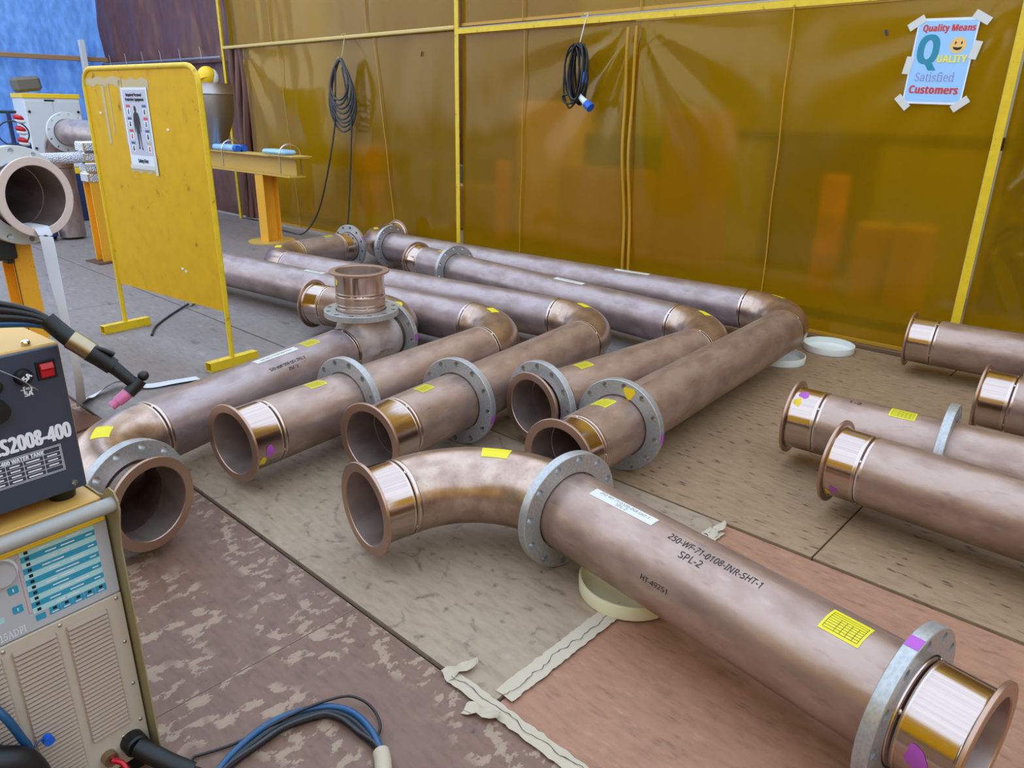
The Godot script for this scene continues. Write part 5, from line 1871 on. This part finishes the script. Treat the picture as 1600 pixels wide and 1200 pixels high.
# ---------------------------------------------------------------- things on the curtain wall
func build_hanging() -> void:
	var g := thing("cable_coil", "grey cable hung in long loops from the pale rusty rail", "cable", Vector3(-7.1, 0, -4.97))
	var r2 := RandomNumberGenerator.new()
	r2.seed = 5
	for k in 8:
		var m := MB.new()
		var bot := 1.20 + 0.045 * k + r2.randf() * 0.02
		var w := 0.25 - 0.012 * k + r2.randf() * 0.02
		var sh := r2.randf_range(-0.03, 0.03)
		var pts := []
		for j in 15:
			var q := TAU * j / 14.0
			var yy := lerpf(bot, 1.94, 0.5 + 0.5 * cos(q))
			var taper := 1.0 - 0.72 * pow(0.5 + 0.5 * cos(q), 2.2)
			pts.append(Vector3(sh * (1.0 - (yy - bot)) + sin(q) * w * taper, yy, 0.008 * k * sin(q * 0.5) + r2.randf_range(-0.006, 0.006)))
		m.tube(curve(pts, 4), 0.011, 8, false)
		part("loop", m.done(), M.cable_grey, g)
	for tail in [[Vector3(-0.06, 1.85, 0.03), Vector3(-0.10, 1.5, 0.03), Vector3(-0.16, 1.24, 0.02), Vector3(-0.34, 0.75, 0.03), Vector3(-0.56, 0.30, 0.05), Vector3(-0.85, 0.03, 0.08), Vector3(-1.15, 0.012, 0.10), Vector3(-1.7, 0.012, 0.02)], [Vector3(0.06, 1.85, 0.03), Vector3(0.14, 1.5, 0.03), Vector3(0.155, 1.25, 0.02), Vector3(0.05, 0.57, 0.02), Vector3(0.0, 0.25, 0.03), Vector3(-0.03, 0.02, 0.06)]]:
		var m := MB.new()
		m.tube(curve(tail, 6), 0.009, 8)
		part("tail", m.done(), M.cable_grey, g)
	var hk := MB.new()
	hk.tube(curve([Vector3(-0.02, 2.17, -0.04), Vector3(0.0, 2.18, -0.08), Vector3(0.0, 2.12, -0.06), Vector3(0.03, 2.0, -0.01), Vector3(0.0, 1.93, 0.0), Vector3(-0.04, 1.95, 0.0)], 5), 0.004, 6)
	part("hook_wire", hk.done(), M.rail_paint, g)
	var c := thing("cable_coil", "tight black cable bundle with blue plug hung from the yellow rail", "cable", Vector3(-3.93, 0, -4.98))
	for k in 13:
		var m := MB.new()
		var w := 0.035 + 0.004 * k
		var top := 1.955 - r2.randf() * 0.02
		var bot := 1.50 + r2.randf() * 0.05
		var off := r2.randf_range(-0.02, 0.03)
		var pts := []
		for j in 13:
			var q := TAU * j / 12.0
			pts.append(Vector3(off + sin(q) * w, lerpf(bot, top, 0.5 + 0.5 * cos(q)), 0.035 * sin(q + k) + 0.006 * k - 0.03))
		m.tube(curve(pts, 4), 0.0085, 8, false)
		part("loop", m.done(), M.cable_black, c)
	for lp in [[Vector3(-0.05, 1.93, 0.0), Vector3(-0.11, 1.86, 0.01), Vector3(-0.13, 1.74, 0.01), Vector3(-0.125, 1.58, 0.01), Vector3(-0.06, 1.48, 0.02), Vector3(0.0, 1.52, 0.02)], [Vector3(-0.05, 1.58, 0.03), Vector3(-0.12, 1.57, 0.03), Vector3(-0.10, 1.52, 0.03), Vector3(-0.02, 1.515, 0.04), Vector3(0.06, 1.56, 0.04)]]:
		var m := MB.new()
		m.tube(curve(lp, 6), 0.0075, 8)
		part("loop", m.done(), M.cable_black, c)
	var pl := MB.new()
	pl.tube(PackedVector3Array([Vector3(0.05, 1.575, 0.04), Vector3(0.09, 1.545, 0.045), Vector3(0.14, 1.51, 0.05)]), 0.018, 14, true, 0.027)
	part("plug", pl.done(), M.white_plastic, c, "white plug body")
	pl = MB.new()
	pl.tube(PackedVector3Array([Vector3(0.135, 1.514, 0.05), Vector3(0.16, 1.497, 0.052), Vector3(0.185, 1.48, 0.055)]), 0.033, 16, true, 0.036)
	part("plug_collar", pl.done(), M.blue_plastic, c, "blue plug collar")
	pl = MB.new()
	pl.box(Vector3(0.075, 1.70, 0.01), Vector3(0.05, 0.09, 0.05), 0.012)
	part("socket", pl.done(), M.blue_plastic, c, "blue socket among the loops")
	hk = MB.new()
	hk.tube(curve([Vector3(0.0, 2.16, -0.05), Vector3(0.005, 2.17, -0.09), Vector3(0.0, 2.10, -0.06), Vector3(0.012, 2.0, -0.01), Vector3(0.0, 1.93, 0.0)], 5), 0.0035, 6)
	part("hook_wire", hk.done(), M.white_plastic, c)
	# poster
	var p := thing("poster", "pale blue quality poster taped to the amber curtain", "poster", Vector3(-1.352, 1.75, -5.047), 0.0)
	p.rotation.z = deg_to_rad(-1.6)
	var b := MB.new()
	b.box(Vector3.ZERO, Vector3(0.315, 0.455, 0.0012), 0.0002)
	part("sheet", b.done(), M.paper_white, p)
	b = MB.new()
	b.rect(-0.149, -0.214, 0.149, 0.214, Vector3(0, 0, 0.0012), Vector3.RIGHT, Vector3.UP)
	part("printed_ground", b.done(), M.paper_blue, p, "pale blue ground")
	var z := 0.0018
	part("printed_words", text_mesh("Quality Means", 0.034, Transform3D(Basis.IDENTITY, Vector3(0.01, 0.176, z)), bold_font, 0.27), M.print_red, p)
	part("printed_letter", text_mesh("Q", 0.15, Transform3D(Basis.IDENTITY, Vector3(-0.075, 0.062, z)), bold_font, 0.115), M.print_teal, p, "large teal letter Q")
	part("printed_words", text_mesh("UALITY", 0.038, Transform3D(Basis.IDENTITY, Vector3(0.058, 0.014, z + 0.0006)), bold_font, 0.155), M.print_yellow, p, "yellow letters")
	part("printed_words", text_mesh("Satisfied", 0.046, Transform3D(Basis.IDENTITY, Vector3(-0.01, -0.083, z)), serif_font, 0.21), M.print_lilac, p, "lilac letters")
	part("printed_words", text_mesh("Customers", 0.042, Transform3D(Basis.IDENTITY, Vector3(-0.002, -0.15, z)), bold_font, 0.26), M.print_red, p)
	b = MB.new()
	var disc := PackedVector2Array()
	for k in 28:
		disc.append(Vector2(cos(TAU * k / 28.0), sin(TAU * k / 28.0)) * 0.042)
	b.flat(disc, Vector3(0.075, 0.086, z), Vector3.RIGHT, Vector3.UP)
	var fc := part("printed_face", b.done(), M.print_face, p, "round smiling face")
	b = MB.new()
	for x in [-0.014, 0.017]:
		var ey := PackedVector2Array()
		for k in 12:
			ey.append(Vector2(x + cos(TAU * k / 12.0) * 0.004, 0.012 + sin(TAU * k / 12.0) * 0.008))
		b.flat(ey, Vector3(0.075, 0.086, z + 0.0005), Vector3.RIGHT, Vector3.UP)
	var smile := PackedVector2Array()
	for k in 9:
		var q := PI + PI * k / 8.0
		smile.append(Vector2(cos(q) * 0.024, -0.008 + sin(q) * 0.018))
	smile.append(Vector2(0.0, -0.012))
	b.flat(smile, Vector3(0.075, 0.086, z + 0.0005), Vector3.RIGHT, Vector3.UP)
	part("printed_features", b.done(), M.ink, fc)
	for q in [[-0.165, 0.205, 0.6], [0.165, 0.225, -0.5], [-0.165, -0.02, 1.45], [0.168, 0.06, 1.4], [-0.155, -0.222, -0.75], [0.155, -0.222, 0.7]]:
		b = MB.new()
		b.box(Vector3.ZERO, Vector3(0.095, 0.042, 0.0012), 0.0003)
		var o := part("tape_piece", b.done(), M.clear_tape, p, "piece of whitish tape")
		o.position = Vector3(q[0], q[1], 0.0022)
		o.rotation.z = q[2]
	b = MB.new()
	b.box(Vector3.ZERO, Vector3(0.014, 0.034, 0.008), 0.002, Basis(Vector3.BACK, 0.4))
	solo("curtain_clip", b.done(), M.navy, "small dark blue clip on the amber curtain beside the poster", "clip").position = Vector3(-1.68, 1.92, -5.066)
	b = MB.new()
	b.box(Vector3.ZERO, Vector3(0.012, 0.045, 0.008), 0.002, Basis(Vector3.BACK, -0.3))
	solo("curtain_clip", b.done(), M.ink, "small black clip on the amber curtain near the pale rail", "clip").position = Vector3(-5.93, 1.95, -5.085)


# ---------------------------------------------------------------- the bay beyond the curtain
func build_beyond() -> void:
	var m := MB.new()
	m.box(Vector3(-4.5, -0.05, -7.9), Vector3(20, 0.1, 4.0))
	struct("floor_beyond", m.done(), M.beyond_floor)
	m = MB.new()
	m.box(Vector3(-12.0, 2.6, -9.9), Vector3(44, 5.2, 0.1))
	struct("wall_back", m.done(), M.shed_wall)
	for d in [["orange cylinder standing behind the curtain under the poster", -2.38, -6.6, 0.105, 0.98, "orange_drum"], ["low yellow drum behind the curtain beside the orange cylinder", -2.0, -6.6, 0.15, 0.62, "yellow_drum"], ["low yellow drum behind the curtain close to the slanting post", -1.68, -6.55, 0.15, 0.64, "yellow_drum"], ["short orange cylinder behind the curtain left of the middle post", -6.22, -6.55, 0.09, 0.90, "orange_drum"], ["orange cylinder behind the curtain near the grey cable loops", -9.1, -6.8, 0.22, 0.95, "orange_drum"]]:
		var b := MB.new()
		var r: float = d[3]
		var h: float = d[4]
		b.lathe([Vector2(0.0, 0.0), Vector2(r, 0.0), Vector2(r, h * 0.33), Vector2(r + 0.008, h * 0.34), Vector2(r, h * 0.35), Vector2(r, h * 0.66), Vector2(r + 0.008, h * 0.67), Vector2(r, h * 0.68), Vector2(r, h - 0.02), Vector2(r - 0.02, h), Vector2(0.0, h)], Vector3.ZERO, Vector3.UP, Vector3.RIGHT, Vector3.BACK, 28)
		solo("drum", b.done(), M[d[5]], d[0], "drum").position = Vector3(d[1], 0, d[2])
	for d in [["yellow cabinet behind the curtain below the black cable", -4.7, -6.7, 1.2, 0.92, 0.5, "yellow_drum", 2], ["green box on the yellow cabinet behind the curtain", -4.53, -6.7, 0.95, 0.32, 0.4, "green_box", 1], ["tall ochre locker behind the middle of the curtain", -3.8, -6.75, 0.55, 1.48, 0.45, "amber_locker", 2], ["tall bright yellow locker behind the curtain", -5.73, -6.9, 0.75, 1.55, 0.45, "bright_yellow", 2], ["brown crate behind the curtain at the foot of the middle post", -6.9, -6.9, 0.8, 0.55, 0.5, "cardboard", 1], ["olive crate stack behind the curtain right of the grey cable", -7.9, -7.0, 0.7, 0.75, 0.5, "olive_bag", 1], ["dark locker behind the curtain near the slanting post", -0.9, -7.0, 0.6, 1.6, 0.5, "dark_box", 2], ["brown cupboard behind the curtain beyond the drums", -2.9, -7.6, 0.9, 1.2, 0.5, "door_wood", 2]]:
		var t := thing("storage_box", d[0], "storage", Vector3(d[1], 0.925 if d[6] == "green_box" else 0.0, d[2]))
		var b := MB.new()
		b.box(Vector3(0, d[4] * 0.5, 0), Vector3(d[3], d[4], d[5]), 0.008)
		part("case", b.done(), M[d[6]], t)
		for k in d[7]:
			var w: float = d[3] / d[7]
			b = MB.new()
			b.box(Vector3((k + 0.5) * w - d[3] * 0.5, d[4] * 0.5, d[5] * 0.5 + 0.006), Vector3(w - 0.02, d[4] - 0.04, 0.012), 0.003)
			part("door", b.done(), M[d[6]], t)
	var bt := thing("brown_tarpaulin", "added maroon backdrop sheet behind the left amber curtains", "tarpaulin", Vector3(-8.6, 0, -7.6))  # added backdrop; browns the view through the left curtains in place of glare
	part("sheet", sheet(-2.6, 2.6, 0.02, 3.4, 0.0, 221, 0.08, 0.002, 70, 30), M.brown_tarp, bt)
	m = MB.new()
	m.box(Vector3(-1.0, 1.26, -7.2), Vector3(5.4, 0.10, 0.08), 0.006)
	solo("cross_beam", m.done(), M.dark_box, "dark horizontal bar behind the curtain below the poster", "beam")


# ---------------------------------------------------------------- cables on the floor
func build_small() -> void:
	var t := thing("cable_bundle", "blue and black cables curving over the peeling brown board", "cable", Vector3(-1.28, -0.006, -0.72))
	var o := Vector3(-1.28, 0, -0.72)
	for q in [[0.0085, 0.0, 0.018, "blue_hose"], [0.009, 0.014, 0.010, "cable_black"], [0.0085, 0.028, 0.010, "cable_black"], [0.004, 0.036, 0.022, "cable_grey"]]:
		var off: float = q[1]
		var m := MB.new()
		var pts := [Vector3(-1.30, q[2], -0.42), Vector3(-1.367 + off * 0.4, q[2], -0.514), Vector3(-1.395 + off, q[2], -0.60), Vector3(-1.398 + off, q[2], -0.67), Vector3(-1.373 + off * 0.8, q[2], -0.74 + off * 0.3), Vector3(-1.335 + off * 0.3, q[2], -0.79 + off * 0.7), Vector3(-1.28, q[2], -0.815 + off * 0.9), Vector3(-1.215 - off * 0.2, q[2], -0.815 + off * 0.8), Vector3(-1.155, q[2], -0.80 + off * 0.2), Vector3(-1.105, q[2], -0.775), Vector3(-1.06, q[2], -0.735)]
		for k in pts.size():
			pts[k] -= o
		m.tube(curve(pts, 6), q[0], 12)
		part("cable", m.done(), M[q[3]], t)
	var w := MB.new()
	w.tube(curve([Vector3(-1.132, 0.016, -0.79) - o, Vector3(-1.105, 0.016, -0.775) - o, Vector3(-1.06, 0.016, -0.74) - o, Vector3(-1.03, 0.016, -0.70) - o], 4), 0.02, 14)
	part("tape_wrap", w.done(), M.floor_tape, t, "cream tape wrapped round the cables")
	var lw := thing("loose_wire", "thin black wire looping off the cable bundle", "wire", Vector3(-1.28, -0.006, -0.72))
	for pts in [[Vector3(-1.42, 0.006, -0.45), Vector3(-1.447, 0.006, -0.478), Vector3(-1.44, 0.006, -0.50), Vector3(-1.41, 0.008, -0.58), Vector3(-1.37, 0.03, -0.72), Vector3(-1.335, 0.03, -0.82), Vector3(-1.30, 0.02, -0.855), Vector3(-1.25, 0.012, -0.86), Vector3(-1.20, 0.010, -0.84), Vector3(-1.17, 0.014, -0.80)]]:
		var m := MB.new()
		for k in pts.size():
			pts[k] -= o
		m.tube(curve(pts, 6), 0.0035, 8)
		part("wire", m.done(), M.cable_black, lw)
	# lead on the floor by the screen with a grey connector
	var fl := thing("floor_lead", "thin dark lead with grey and red connector under the yellow screen", "cable", Vector3(-5.6, 0, -2.4))
	var m2 := MB.new()
	m2.tube(curve([Vector3(0.62, 0.008, 0.55), Vector3(0.40, 0.008, 0.42), Vector3(0.12, 0.008, 0.16), Vector3(0.0, 0.02, 0.0)], 5), 0.008, 8)
	part("lead", m2.done(), M.cable_black, fl)
	m2 = MB.new()
	m2.tube(PackedVector3Array([Vector3(0.02, 0.028, 0.02), Vector3(-0.03, 0.028, -0.03), Vector3(-0.06, 0.028, -0.06)]), 0.028, 12)
	part("connector", m2.done(), M.panel_grey, fl)
	m2 = MB.new()
	m2.tube(PackedVector3Array([Vector3(-0.06, 0.028, -0.06), Vector3(-0.09, 0.028, -0.09), Vector3(-0.12, 0.028, -0.12)]), 0.022, 12)
	part("connector_end", m2.done(), M.red_plastic, fl)
